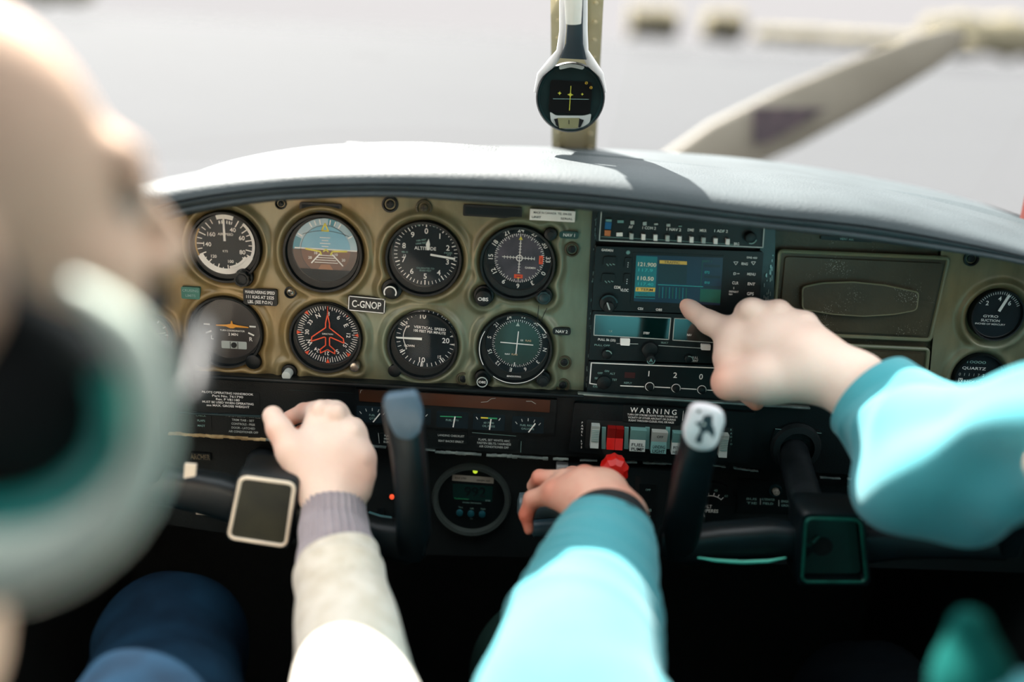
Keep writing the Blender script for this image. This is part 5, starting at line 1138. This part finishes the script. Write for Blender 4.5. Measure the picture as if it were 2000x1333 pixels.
# ================================================================== magnetic compass on the post
CP = Fr(1114, 190, 0.10, 'magnetic_compass', 'round black magnetic compass hung on the windscreen centre post', 'compass'); k = CP.k
GB = mat('compass_green_black', '15292a', .3, col2='1b3434')
b = MB(); R = 66 * k; b.lathe([(.0001, -.06), (R * .5, -.058), (R * .85, -.04), (R * .98, -.015), (R, 0), (R * .97, .004), (R * .93, .002), (R * .90, -.003), (.0001, -.004)], GB, seg=64); CP.part(b, 'case')
b = MB(); b.lathe([(R * 1.01, -.002), (R * 1.02, .002), (R * .98, .0055), (R * .955, .003)], BLACK, seg=64); CP.part(b, 'rim')
b = MB(); b.poly(rrect(CP.p(1114, 190), 82 * k, 62 * k, .004), mat('window_black', '04090a', .3), -.004, .001)
for x, y, r in ((1114, 185, 6), (1093, 182, 4), (1137, 184, 3)): c = CP.p(x, y); b.poly([(c[0] + (r if i % 2 == 0 else r * .4) * k * cos(PI * i / 4), c[1] + (r if i % 2 == 0 else r * .4) * k * sin(PI * i / 4)) for i in range(8)], mat('lume_yellow', 'b5b83e', .5), .0013)
b.line(CP.p(1115, 168), CP.p(1112, 216), 1.4 * k, mat('lume_yellow', 'b5b83e', .5), .0015); b.line(CP.p(1080, 193), CP.p(1150, 194), .8 * k, DIM, .0012)
CP.part(b, 'card_window', 'black card window with yellow cross', smooth=0)
b = MB(); b.poly(roundpoly(CP.quad(((1074, 218), (1086, 226), (1140, 226), (1155, 222), (1152, 238), (1136, 252), (1090, 252), (1076, 236))), .002), GREYL, -.002, .0022)
b.poly(CP.quad(((1088, 230), (1132, 230), (1128, 250), (1092, 250))), mat('brass_green', '7d7f5c', .4), .002, .0036); b.poly(CP.quad(((1082, 232), (1089, 231), (1092, 249), (1086, 244))), BLACK, .002, .0038); b.poly(CP.quad(((1131, 231), (1140, 234), (1134, 247), (1130, 249))), BLACK, .002, .0038)
b.line(CP.p(1111, 234), CP.p(1111, 242), 1.5 * k, BLACK, .0038); CP.part(b, 'corrector_plate')
b = MB()
for x, y in ((1145, 162), (1154, 171)): b.cyl(CP.p(x, y), .0016, .0, .004, mat('brass_screw', 'a58b35', .3, .8), 12, .0004)
CP.part(b, 'screw')
b = MB(); b.poly(roundpoly(CP.quad(((1092, 128), (1110, 124), (1130, 126), (1142, 130), (1138, 136), (1115, 131), (1092, 136))), .002), GREYL, .002, .0045); CP.part(b, 'top_scale')
b = MB(); G_ = [W(1125, -60, .06), W(1124, 0, .065), W(1123, 50, .07), W(1122, 85, .08), W(1120, 115, .088)]
secs = []
for p, w, d in zip(G_, (15.5, 15.5, 15.5, 17, 26), (.006, .006, .006, .006, .006)):
    kk = (p - CAM).dot(_F) / FPX; secs.append([p + Vector((math.copysign(abs(cos(2 * PI * i / 16)) ** .5, cos(2 * PI * i / 16)) * w * kk, math.copysign(abs(sin(2 * PI * i / 16)) ** .5, sin(2 * PI * i / 16)) * d, 0)) for i in range(16)])
b.loft(secs, mat('bracket_dark', '27333a', .45)); worldpart_m(b, 'bracket', CP.e, CP.M)
b = MB(); p0, p1, p2 = W(1122, -60, .052), W(1120, 8, .055), W(1120, 46, .058)
b.tube([p0, p1, p2], [.0085, .0085, .0075], mat('pale_tube', 'd9d7cc', .35), 20); worldpart_m(b, 'light_tube', CP.e, CP.M, 'pale tube over the bracket')
b = MB()
for sx_ in (-1, 1):
    pts = [W(1120 + sx_ * 21, -60, .09), W(1120 + sx_ * 21, 60, .09), W(1118 + sx_ * 24, 100, .092), W(1116 + sx_ * 38, 122, .095), W(1114 + sx_ * 58, 146, .1), W(1114 + sx_ * 66, 180, .105)]
    b.tube(pts, [.0035, .0035, .004, .005, .004, .003], mat('white_yoke_bracket', 'e4e2e0', .4), 10)
worldpart_m(b, 'side_bracket', CP.e, CP.M, 'white forked side brackets')
# ================================================================== people
SKIN = mat('skin', 'e4cabb', 0.6, spec=.35, col2='dfc0b0', scale=22, bump=.12, bscale=260, sss=.12)
SKIN2 = mat('skin_ruddy', 'd8ab97', 0.55, spec=.4, col2='cf937f', scale=26, bump=.18, bscale=240, sss=.12)
for m_, c2 in ((SKIN, 'd8876a'), (SKIN2, 'c8644c')):
    t = m_.node_tree; b_ = t.nodes['Principled BSDF']; src = b_.inputs['Base Color'].links[0].from_socket
    a_ = N(t, 'ShaderNodeAttribute'); a_.attribute_name = 'flush'
    x_ = N(t, 'ShaderNodeMixRGB'); x_.inputs[2].default_value = (*lin(c2), 1)
    t.links.new(a_.outputs['Fac'], x_.inputs[0]); t.links.new(src, x_.inputs[1]); t.links.new(x_.outputs[0], b_.inputs['Base Color'])
def c_(p0, p1, r0, r1, k=None, m=1.0):       # capsule in (px, py, distance), radii in mm
    q = ('c', tuple(D(*p0)), tuple(D(*p1)), r0 / 1000, r1 / 1000); return q + ((k / 1000,) if k else ())
def cw(a, b_, r0, r1, k=None):
    q = ('c', tuple(a), tuple(b_), r0 / 1000, r1 / 1000); return q + ((k / 1000,) if k else ())
def sleeve(rows, seg=96, sub=10, folds=None, seed=0, thick=True):
    """rows: (px, py, dist, radius mm); a cloth tube following them, folds(t, angle) in mm"""
    P = [D(a, b, c) for a, b, c, r in rows]; Rr = [r / 1000 for a, b, c, r in rows]; pts = []; rr = []; tt = []
    n = len(P)
    for i in range(n - 1):
        for j in range(sub + (1 if i == n - 2 else 0)):
            t = j / sub; p0, p1, p2, p3 = P[max(i - 1, 0)], P[i], P[i + 1], P[min(i + 2, n - 1)]
            pts.append(.5 * ((2 * p1) + (p2 - p0) * t + (2 * p0 - 5 * p1 + 4 * p2 - p3) * t * t + (3 * p1 - p0 - 3 * p2 + p3) * t ** 3))
            r0, r1, r2, r3 = Rr[max(i - 1, 0)], Rr[i], Rr[i + 1], Rr[min(i + 2, n - 1)]
            rr.append(.5 * ((2 * r1) + (r2 - r0) * t + (2 * r0 - 5 * r1 + 4 * r2 - r3) * t * t + (3 * r1 - r0 - 3 * r2 + r3) * t ** 3)); tt.append((i + t) / (n - 1))
    vs = []; up = _U.copy()
    N_ = len(pts)
    for i in range(N_):
        t = (pts[min(i + 1, N_ - 1)] - pts[max(i - 1, 0)]).normalized(); up = (up - t * up.dot(t)).normalized(); s = t.cross(up)
        for k in range(seg):
            a = 2 * PI * k / seg; r = rr[i] + (folds(tt[i], a) / 1000 if folds else 0); vs.append(pts[i] + (up * cos(a) + s * sin(a)) * r)
    fs = [(i * seg + k, (i + 1) * seg + k, (i + 1) * seg + (k + 1) % seg, i * seg + (k + 1) % seg) for i in range(N_ - 1) for k in range(seg)]
    # turned-in hem
    o = len(vs)
    for k in range(seg): v = vs[k]; vs.append(pts[0] + (v - pts[0]) * .86 + (pts[1] - pts[0]).normalized() * .001)
    for k in range(seg): v = vs[k]; vs.append(pts[0] + (v - pts[0]) * .84 + (pts[1] - pts[0]).normalized() * .02)
    for k in range(seg): fs += [(k, (k + 1) % seg, o + (k + 1) % seg, o + k), (o + k, o + (k + 1) % seg, o + seg + (k + 1) % seg, o + seg + k)]
    return np.array([tuple(v) for v in vs]), fs

def head_frame(c, f, u):
    f = Vector(f).normalized(); u = Vector(u); u = (u - f * u.dot(f)).normalized(); r = f.cross(u)
    return Vector(c), (r, f, u)
def make_head(fr_, name_eye, root, sc=1.0, beard=False):
    C, (r, f, u) = fr_; R = np.array([[r.x, f.x, u.x], [r.y, f.y, u.y], [r.z, f.z, u.z]])
    P = lambda x, y, z: tuple(C + (r * x + f * y + u * z) * sc)
    e = lambda c, q, sub=0, k=.014: ('e', P(*c), tuple(v * sc for v in q), R, sub, k)
    c = lambda a, b_, ra, rb, k=.008: ('c', P(*a), P(*b_), ra * sc, rb * sc, k)
    S = [e((0, -.012, .035), (.074, .094, .082)), e((0, .030, -.010), (.060, .062, .078)), e((0, .042, -.062), (.046, .046, .034), 0, .02),
         c((0, -.03, -.05), (0, -.055, -.17), .050, .058, .03), c((-.032, .080, .034), (.032, .080, .034), .010, .010, .012),
         e((-.042, .055, -.012), (.02, .02, .018)), e((.042, .055, -.012), (.02, .02, .018)),
         e((-.031, .094, .017), (.017, .010, .011), 1), e((.031, .094, .017), (.017, .010, .011), 1),
         c((-.045, .082, .026), (-.018, .086, .027), .005, .005, .006), c((.045, .082, .026), (.018, .086, .027), .005, .005, .006), c((0, .088, .024), (0, .108, -.014), .008, .010), c((-.012, .098, -.018), (.012, .098, -.018), .008, .008, .006),
         c((-.020, .088, -.044), (.020, .088, -.044), .006, .006, .006), c((-.016, .087, -.055), (.016, .087, -.055), .007, .007, .006), e((0, .080, -.080), (.02, .016, .015)),
         e((-.076, -.004, .0), (.008, .020, .032), 0, .006), e((.076, -.004, .0), (.008, .020, .032), 0, .006)]
    for s_ in (-1, 1):
        b = MB(); M = Matrix.Translation(P(s_ * .031, .0735, .017)); bm = bmesh.new(); bmesh.ops.create_uvsphere(bm, u_segments=20, v_segments=14, radius=.0118 * sc)
        b.add([q.co.copy() for q in bm.verts], [[q.index for q in g_.verts] for g_ in bm.faces], mat('eye_white', 'b5a79d', .2), M); bm.free()
        w = Vector(P(s_ * .031, .0735 + .0112, .017)); b.add([tuple(w + (r * cos(2 * PI * i / 16) + u * sin(2 * PI * i / 16)) * .0048 * sc + f * .0012) for i in range(16)], [tuple(range(16))], mat('iris_brown', '3a2416', .2))
        worldpart(b, 'eye', root)
    return S, P, e, c
# ---------------- pilot at the left
PIL = thing('person', (-0.30, -0.62, -0.35), 'blurred person at left in cream sweater, hand reaching past the yoke grip', 'person')
hand = [
    c_((668, 1330, .76), (652, 1060, .86), 30, 23.5), c_((652, 1060, .86), (648, 985, .885), 23.5, 22),
    c_((648, 985, .885), (612, 885, .90), 23, 20), c_((652, 985, .885), (660, 890, .902), 22, 26), c_((655, 975, .885), (690, 900, .90), 18, 17),
    c_((612, 885, .90), (626, 815, .912), 19, 13.5), c_((655, 890, .905), (656, 818, .912), 20, 14), c_((680, 890, .903), (688, 850, .905), 18, 13.5), c_((690, 920, .895), (706, 898, .895), 15, 11.5), c_((700, 955, .89), (714, 930, .892), 12, 8),
    c_((622, 950, .885), (572, 882, .885), 18, 15.5), c_((572, 882, .885), (545, 838, .888), 13.5, 11.5, 4), c_((545, 838, .888), (533, 813, .895), 11, 9.3, 3),
    c_((626, 806, .915), (594, 806, .945), 11.5, 9, 4), c_((594, 806, .945), (566, 817, .955), 8.6, 7.4, 3),
    c_((655, 806, .915), (640, 800, .955), 11, 9, 4), c_((640, 800, .955), (606, 838, .965), 9, 8, 3), c_((606, 838, .965), (586, 846, .955), 8, 7, 3),
    c_((688, 842, .905), (692, 835, .945), 11, 9, 4), c_((692, 835, .945), (655, 865, .965), 9, 8, 3), c_((708, 895, .895), (715, 890, .93), 10, 8, 4), c_((715, 890, .93), (685, 905, .95), 8, 7, 3)]
hand += [c_((626, 800, .905), (626, 802, .905), 8.5, 8.5, 3), c_((657, 808, .902), (657, 809, .902), 9, 9, 3), c_((689, 845, .896), (689, 846, .896), 8, 8, 3), c_((707, 897, .888), (707, 898, .888), 7, 7, 3),
  c_((628, 806, .9045), (650, 960, .869), 4.5, 4, 3), c_((658, 815, .9025), (655, 960, .868), 4.5, 4, 3), c_((688, 852, .8955), (662, 960, .869), 4, 4, 3)]
hv = sdf_mesh(hand, .0016, .011)
Hc = D(-40, 330, .46)
def E(c, r, k=.02): return ('e', tuple(c), tuple(r), None, 0, k)
HF = head_frame(D(-165, 495, .41), (.74, .66, .05), (-.05, .0, 1))
head, P_h, e_h, c_h = make_head(HF, 'eye', PIL, .98)
torso = [E((-.44, -.64, -.20), (.12, .11, .26), .05), cw(P_h(0, -.055, -.16), (-.40, -.66, .04), 56, 60, 30)]
hd = sdf_mesh(head + torso, .003, .012)
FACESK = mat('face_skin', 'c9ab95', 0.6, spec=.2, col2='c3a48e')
np_obj([(hv[0], hv[1], SKIN), (hd[0], hd[1], FACESK)], 'body', PIL, None, [(D(595, 835, .955), .022, 1.0), (D(600, 800, .935), .014, .6), (D(530, 850, .885), .010, .45), (D(716, 930, .88), .018, .3), (P_h(0, .11, -.012), .02, .5), (P_h(0, .09, -.05), .02, .5)])
KNIT = mat('cream_knit', 'd8d0c3', 0.9, spec=.1, col2='c6bcab', scale=60, bump=.6, bscale=500, sheen=.4)
CUFFG = mat('grey_rib_knit', '9c9297', 0.95, col2='8b8187', scale=40, bump=.5, bscale=900, sheen=.3)
def fold_l(t, a):
    v = 1.1 * sin(3 * a + 9 * t) * t + .8 * sin(38 * t + 1.3 * sin(2 * a))
    return v + 2.2 * math.exp(-((t - .80 - .04 * cos(a)) / .03) ** 2) + 1.5 * math.exp(-((t - .62 + .03 * sin(a)) / .025) ** 2)
v, fs = sleeve([(657, 1088, .849, 34), (660, 1100, .845, 36.5), (664, 1130, .835, 38), (675, 1200, .81, 40), (690, 1333, .74, 45), (690, 1500, .66, 52), (560, 1700, .56, 56), (300, 1800, .50, 62), (0, 1700, .47, 70)], 110, 22, fold_l)
tor = sdf_mesh([E((-.44, -.64, -.20), (.14, .13, .28), .05), cw(D(0, 1700, .47), (-.40, -.66, -.04), 70, 75, 40)], .006, .03)
np_obj([(v, fs, KNIT), (tor[0], tor[1], KNIT)], 'sweater', PIL)
def rib(t, a): return 1.5 * (abs(sin(15 * a)) - .5) + .6 * sin(2 * a + 14 * t)
v, fs = sleeve([(652, 988, .884, 28), (652, 1030, .872, 29.5), (656, 1070, .856, 32), (660, 1105, .845, 35)], 240, 10, rib)
# the cuff's lower edge slants: pull the last rings
np_obj([(v, fs, CUFFG)], 'cuff', PIL, 'grey ribbed cuff')
HAIR = mat('dark_hair', '0b1314', 0.7, col2='0e1a1b', scale=60)
hh = sdf_mesh([e_h((0, .036, -.052), (.062, .058, .052)), c_h((-.058, .02, -.03), (0, .082, -.075), .018, .022, .02), c_h((.058, .02, -.03), (0, .082, -.075), .018, .022, .02), c_h((-.068, .01, .0), (-.062, .02, -.05), .010, .014), c_h((.068, .01, .0), (.062, .02, -.05), .012, .016), c_h((-.02, .094, -.034), (.02, .094, -.034), .006, .006), e_h((0, -.05, -.02), (.07, .062, .07)), e_h((0, .098, -.048), (.022, .008, .005), 1)], .003, .01)
np_obj([(hh[0], hh[1], HAIR)], 'beard', PIL, 'dark beard and hair')
JEAN = mat('blue_denim', '10283a', 0.9, spec=.05, col2='0a1a28', scale=16, bump=.4, bscale=700)
def thigh(rows): return sdf_mesh([cw(D(*a[:3]), D(*b_[:3]), a[3], b_[3], 30) for a, b_ in zip(rows[:-1], rows[1:])], .004, .03, lambda X, Y, Z: .0016 * np.sin(70 * X + 40 * Z + 2 * np.sin(60 * Y)))
jl = thigh([(390, 1600, 1.02, 50), (335, 1262, .91, 60), (300, 1450, .76, 66), (200, 1800, .58, 85)])
np_obj([(jl[0], jl[1], JEAN)], 'jeans', PIL, 'blue jeans on the knee')
# headset
HS = thing('headset', tuple(D(60, 850, .36)), 'large blurred pale green headset ear cup at far left, dark in its middle', 'headset')
CUP = mat('headset_pale_green', 'dbe8da', 0.4, col2='cfe0d2'); CUPD = mat('headset_black', '061012', 0.6)
def ell_tube(cx, cy, rx, ry, d, r, n=64):
    return [D(cx + rx * cos(2 * PI * i / n), cy + ry * sin(2 * PI * i / n), d + .0 * i) for i in range(n)]
TRIMT = mat('teal_cup_trim', '0f8f88', 0.4)
b = MB(); A_ = [rad(-62 + 190 * i / 60) for i in range(61)]; pts = [D(-20 + 318 * cos(a), 815 + 295 * sin(a), .355) for a in A_]
rr = [.0076 * (1 + .9 * max(0, sin(a - .25)) ** 1.5) * min(1, .35 + (a - A_[0]) * 1.4) for a in A_]; b.tube(pts, rr, CUP, 20); worldpart(b, 'ear_cup_rim', HS, 'pale green rim')
b = MB(); A_ = [rad(-20 + 150 * i / 60) for i in range(61)]; pts = [D(-30 + 262 * cos(a), 805 + 232 * sin(a), .367) for a in A_]; b.tube(pts, [.008 * (1 + .7 * max(0, sin(a - .4))) for a in A_], TRIMT, 16); worldpart(b, 'ear_cup_trim', HS, 'teal inner trim')
ec = sdf_mesh([('e', tuple(D(-10, 790, .385)), (.052, .018, .047), None, 0, .01)], .002, .01); np_obj([(ec[0], ec[1], CUPD)], 'ear_cushion', HS, 'black cushion')
b = MB(); b.tube([P_h(.085, .02, -.03), P_h(.088, .05, -.065), P_h(.068, .085, -.064), P_h(.035, .104, -.052), P_h(.025, .108, -.050)], [.003, .003, .004, .008, .006], CUPD, 12); worldpart(b, 'microphone_boom', HS)
b = MB(); b.tube([P_h(.088 * cos(rad(a)), -.01, .02 + .112 * sin(rad(a))) for a in range(-20, 201, 11)], .006, CUPD, 12); worldpart(b, 'headband', HS)

# ---------------- instructor at the right
INS = thing('person', (0.36, -0.55, -0.35), 'person at right in teal sweater, one hand on the throttle, other pointing at the GPS', 'person')
point = [
    c_((1925, 885, .70), (1785, 866, .82), 27, 26), c_((1785, 866, .82), (1668, 753, .872), 25, 28.5), c_((1668, 752, .872), (1580, 706, .90), 28.5, 30),
    c_((1580, 706, .90), (1510, 676, .925), 30, 26), c_((1560, 700, .905), (1437, 664, .942), 22, 18.5), c_((1560, 690, .905), (1468, 616, .94), 20, 17), c_((1570, 680, .91), (1520, 613, .93), 18, 13.5), c_((1590, 690, .905), (1572, 634, .918), 17, 12.5), c_((1437, 664, .942), (1425, 700, .935), 17, 16),
    c_((1437, 655, .945), (1385, 630, .962), 15.5, 11.5, 6), c_((1385, 630, .962), (1352, 607, .975), 11, 9.2, 4), c_((1352, 607, .975), (1330, 584, .983), 9.0, 7.6, 3),
    c_((1590, 735, .89), (1500, 742, .905), 24, 22), c_((1500, 742, .905), (1425, 747, .922), 20, 17), c_((1425, 747, .922), (1492, 762, .935), 15, 10, 5),
    c_((1445, 700, .94), (1430, 740, .95), 14, 12), c_((1448, 760, .945), (1476, 786, .945), 10, 8, 3), c_((1450, 720, .95), (1500, 758, .955), 12, 10, 4), c_((1500, 650, .955), (1490, 740, .965), 12, 11)]
point += [c_((1466, 608, .930), (1467, 608, .930), 12, 12, 3), c_((1520, 608, .923), (1521, 608, .923), 9.5, 9.5, 3), c_((1571, 630, .911), (1572, 630, .911), 8.5, 8.5, 3), c_((1440, 655, .934), (1441, 655, .934), 11, 11, 3),
  c_((1445, 655, .929), (1600, 715, .874), 4, 4, 4), c_((1475, 618, .930), (1605, 700, .876), 4, 4, 4), c_((1522, 618, .923), (1610, 695, .880), 4, 4, 4)]
pv = sdf_mesh(point, .0016, .010)
rest = [
    c_((1130, 1330, .68), (1190, 1110, .80), 40, 32), c_((1190, 1110, .80), (1190, 1025, .855), 29, 27), c_((1190, 1025, .855), (1160, 975, .89), 27, 25),
    c_((1200, 1015, .86), (1135, 957, .90), 24, 20), c_((1215, 1010, .86), (1180, 952, .905), 22, 17), c_((1150, 985, .88), (1088, 968, .905), 20, 13),
    c_((1150, 960, .90), (1082, 960, .912), 14, 11.5), c_((1160, 960, .90), (1104, 941, .922), 14, 12), c_((1170, 960, .90), (1142, 938, .925), 15, 13.5), c_((1190, 960, .90), (1182, 950, .92), 15, 13),
    c_((1076, 965, .912), (1040, 976, .922), 10.5, 8.4, 4), c_((1040, 976, .922), (1028, 1006, .925), 8.2, 7.0, 3), c_((1028, 1006, .925), (1033, 1036, .925), 6.6, 4.6, 3),
    c_((1100, 938, .925), (1054, 933, .936), 9.6, 7.2, 3), c_((1054, 933, .936), (1042, 950, .952), 7.2, 6.6, 3), c_((1140, 934, .928), (1118, 930, .955), 11, 9, 4), c_((1118, 930, .955), (1105, 965, .968), 9, 7.5, 3),
    c_((1180, 945, .925), (1172, 945, .955), 11, 9, 4), c_((1172, 945, .955), (1160, 975, .965), 9, 7.5, 3), c_((1220, 1005, .87), (1222, 985, .91), 17, 13, 6), c_((1222, 985, .91), (1195, 975, .945), 11, 9, 4)]
rest += [c_((1080, 958, .903), (1080, 959, .903), 7.5, 7.5, 3), c_((1103, 935, .913), (1103, 936, .913), 8.5, 8.5, 3), c_((1142, 928, .915), (1142, 929, .915), 9.5, 9.5, 3), c_((1182, 940, .911), (1182, 941, .911), 9.5, 9.5, 3),
  c_((1104, 938, .9105), (1180, 995, .851), 4, 4, 3), c_((1142, 932, .912), (1188, 995, .85), 4, 4, 3), c_((1181, 944, .909), (1196, 995, .851), 4, 4, 3)]
rv = sdf_mesh(rest, .0016, .009)
Hi = D(2180, 760, .46)
HI = head_frame(D(2480, 960, .47), (-.50, .85, -.16), (.05, .1, 1))
head, P_i, e_i, c_i = make_head(HI, 'eye', INS, 1.0)
head += [cw(P_i(0, -.055, -.16), (.45, -.63, .0), 56, 60, 30), E((.47, -.60, -.20), (.10, .11, .26), .05)]
hd = sdf_mesh(head, .003, .012)
np_obj([(pv[0], pv[1], SKIN), (rv[0], rv[1], SKIN2), (hd[0], hd[1], FACESK)], 'body', INS, None, [(D(1322, 578, .980), .012, .95), (D(1330, 610, .975), .012, .4), (D(1400, 740, .915), .022, .5), (D(1478, 795, .945), .012, 1.0), (D(1030, 1010, .92), .018, .9), (D(1080, 960, .90), .012, .5), (D(1142, 925, .915), .014, .5), (D(1050, 935, .935), .012, .7), (D(1180, 945, .91), .014, .4)])
TEALF = mat('teal_fleece', '4b939b', 0.95, spec=.1, col2='438b95', scale=9, bump=.15, bscale=400, sheen=.15)
def fold_r(t, a):
    return 3.2 * sin(2 * a + 3) * t * (1 - t) * 2 + 8 * sin(4 * a + 10 * t) * min(1, t * 3) * .7 + 2.4 * sin(26 * t + 2 * sin(a + 1)) * min(1, t * 4)
v1, f1 = sleeve([(1703, 777, .868, 44.5), (1740, 811, .852, 48), (1785, 868, .82, 53), (1836, 912, .77, 63), (1925, 885, .70, 48), (2030, 845, .63, 38), (2200, 870, .57, 48), (2380, 1000, .54, 70)], 120, 26, fold_r)
def fold_m(t, a):
    r = 0
    for t0, w_, h_, ph in ((.08, .018, 1.5, 0), (.14, .02, 2.4, 0), (.22, .026, 3.4, .5), (.29, .013, 6.5, 1.2), (.34, .012, 8, 1.6), (.39, .012, 8, 1.4), (.45, .014, 7, 1.0), (.60, .025, 3.2, 1.0)):
        r += h_ * math.exp(-((t - t0 - .035 * cos(a + ph)) / w_) ** 2) * (.6 + .4 * cos(a - 1.2 - ph))
    return r + 1.2 * sin(3 * a + 6 * t)
v2, f2 = sleeve([(1186, 1032, .852, 38.8), (1180, 1062, .838, 43.5), (1170, 1110, .81, 48), (1152, 1190, .77, 54), (1130, 1300, .70, 60), (1130, 1450, .62, 64), (1300, 1640, .56, 70), (1650, 1720, .52, 75), (2050, 1640, .5, 80)], 120, 20, fold_m)
tor = sdf_mesh([E((.46, -.60, -.20), (.13, .13, .28), .05), cw(D(2380, 1000, .54), (.46, -.60, .0), 72, 75, 40), cw(D(2050, 1640, .5), (.44, -.62, -.08), 80, 85, 40), ], .006, .03)
hem = sdf_mesh([cw(D(1900, 1330, .52), D(1895, 1225, .52), 15, 10, 20), cw(D(1900, 1340, .52), D(1970, 1560, .52), 18, 40, 20)], .004, .03)
np_obj([(v1, f1, TEALF), (v2, f2, TEALF), (tor[0], tor[1], TEALF)], 'sweater', INS, 'teal sweater')
np_obj([(hem[0], hem[1], mat('shaded_teal_fleece', '0a4f4a', .95, spec=.1))], 'shaded_hem', INS, 'lower teal sweater with shade painted into its colour')  # same sweater in shade, the shade put into a darker teal
v, fs = sleeve([(1187, 1010, .863, 33.5), (1187, 1022, .857, 36.5), (1186, 1038, .850, 38.5)], 96, 6, None)
np_obj([(v, fs, mat('black_cuff', '0c1114', .8))], 'cuff', INS, 'black cuff edge')
TRO = mat('dark_green_trousers', '122622', 0.9, spec=.1, col2='172d28', scale=12, bump=.3, bscale=500)
t1 = thigh([(1080, 1640, 1.02, 55), (1085, 1335, .90, 72), (1180, 1600, .68, 85), (1700, 1900, .58, 90)])
t2 = thigh([(1740, 1700, 1.05, 55), (1700, 1420, .90, 68), (1900, 1640, .66, 80), (2100, 1800, .56, 90)])
np_obj([(t1[0], t1[1], TRO), (t2[0], t2[1], mat('shaded_trousers', '02060a', .95, spec=.05))], 'trousers', INS)  # second leg: its shade is put into a near-black trouser colour
hh = sdf_mesh([e_i((0, -.020, .045), (.080, .096, .084)), e_i((0, -.06, -.01), (.072, .05, .06)), e_i((0, .085, -.01), (.085, .075, .082), 1), c_i((-.06, .055, .085), (.06, .055, .085), .012, .012, .02)], .003, .012, lambda X, Y, Z: .0012 * np.sin(260 * X + 120 * Z) * np.sin(200 * Y + 90 * X))
np_obj([(hh[0], hh[1], mat('brown_hair', '3b241b', .7, col2='2c1b15', scale=60))], 'hair', INS, 'dark brown hair')
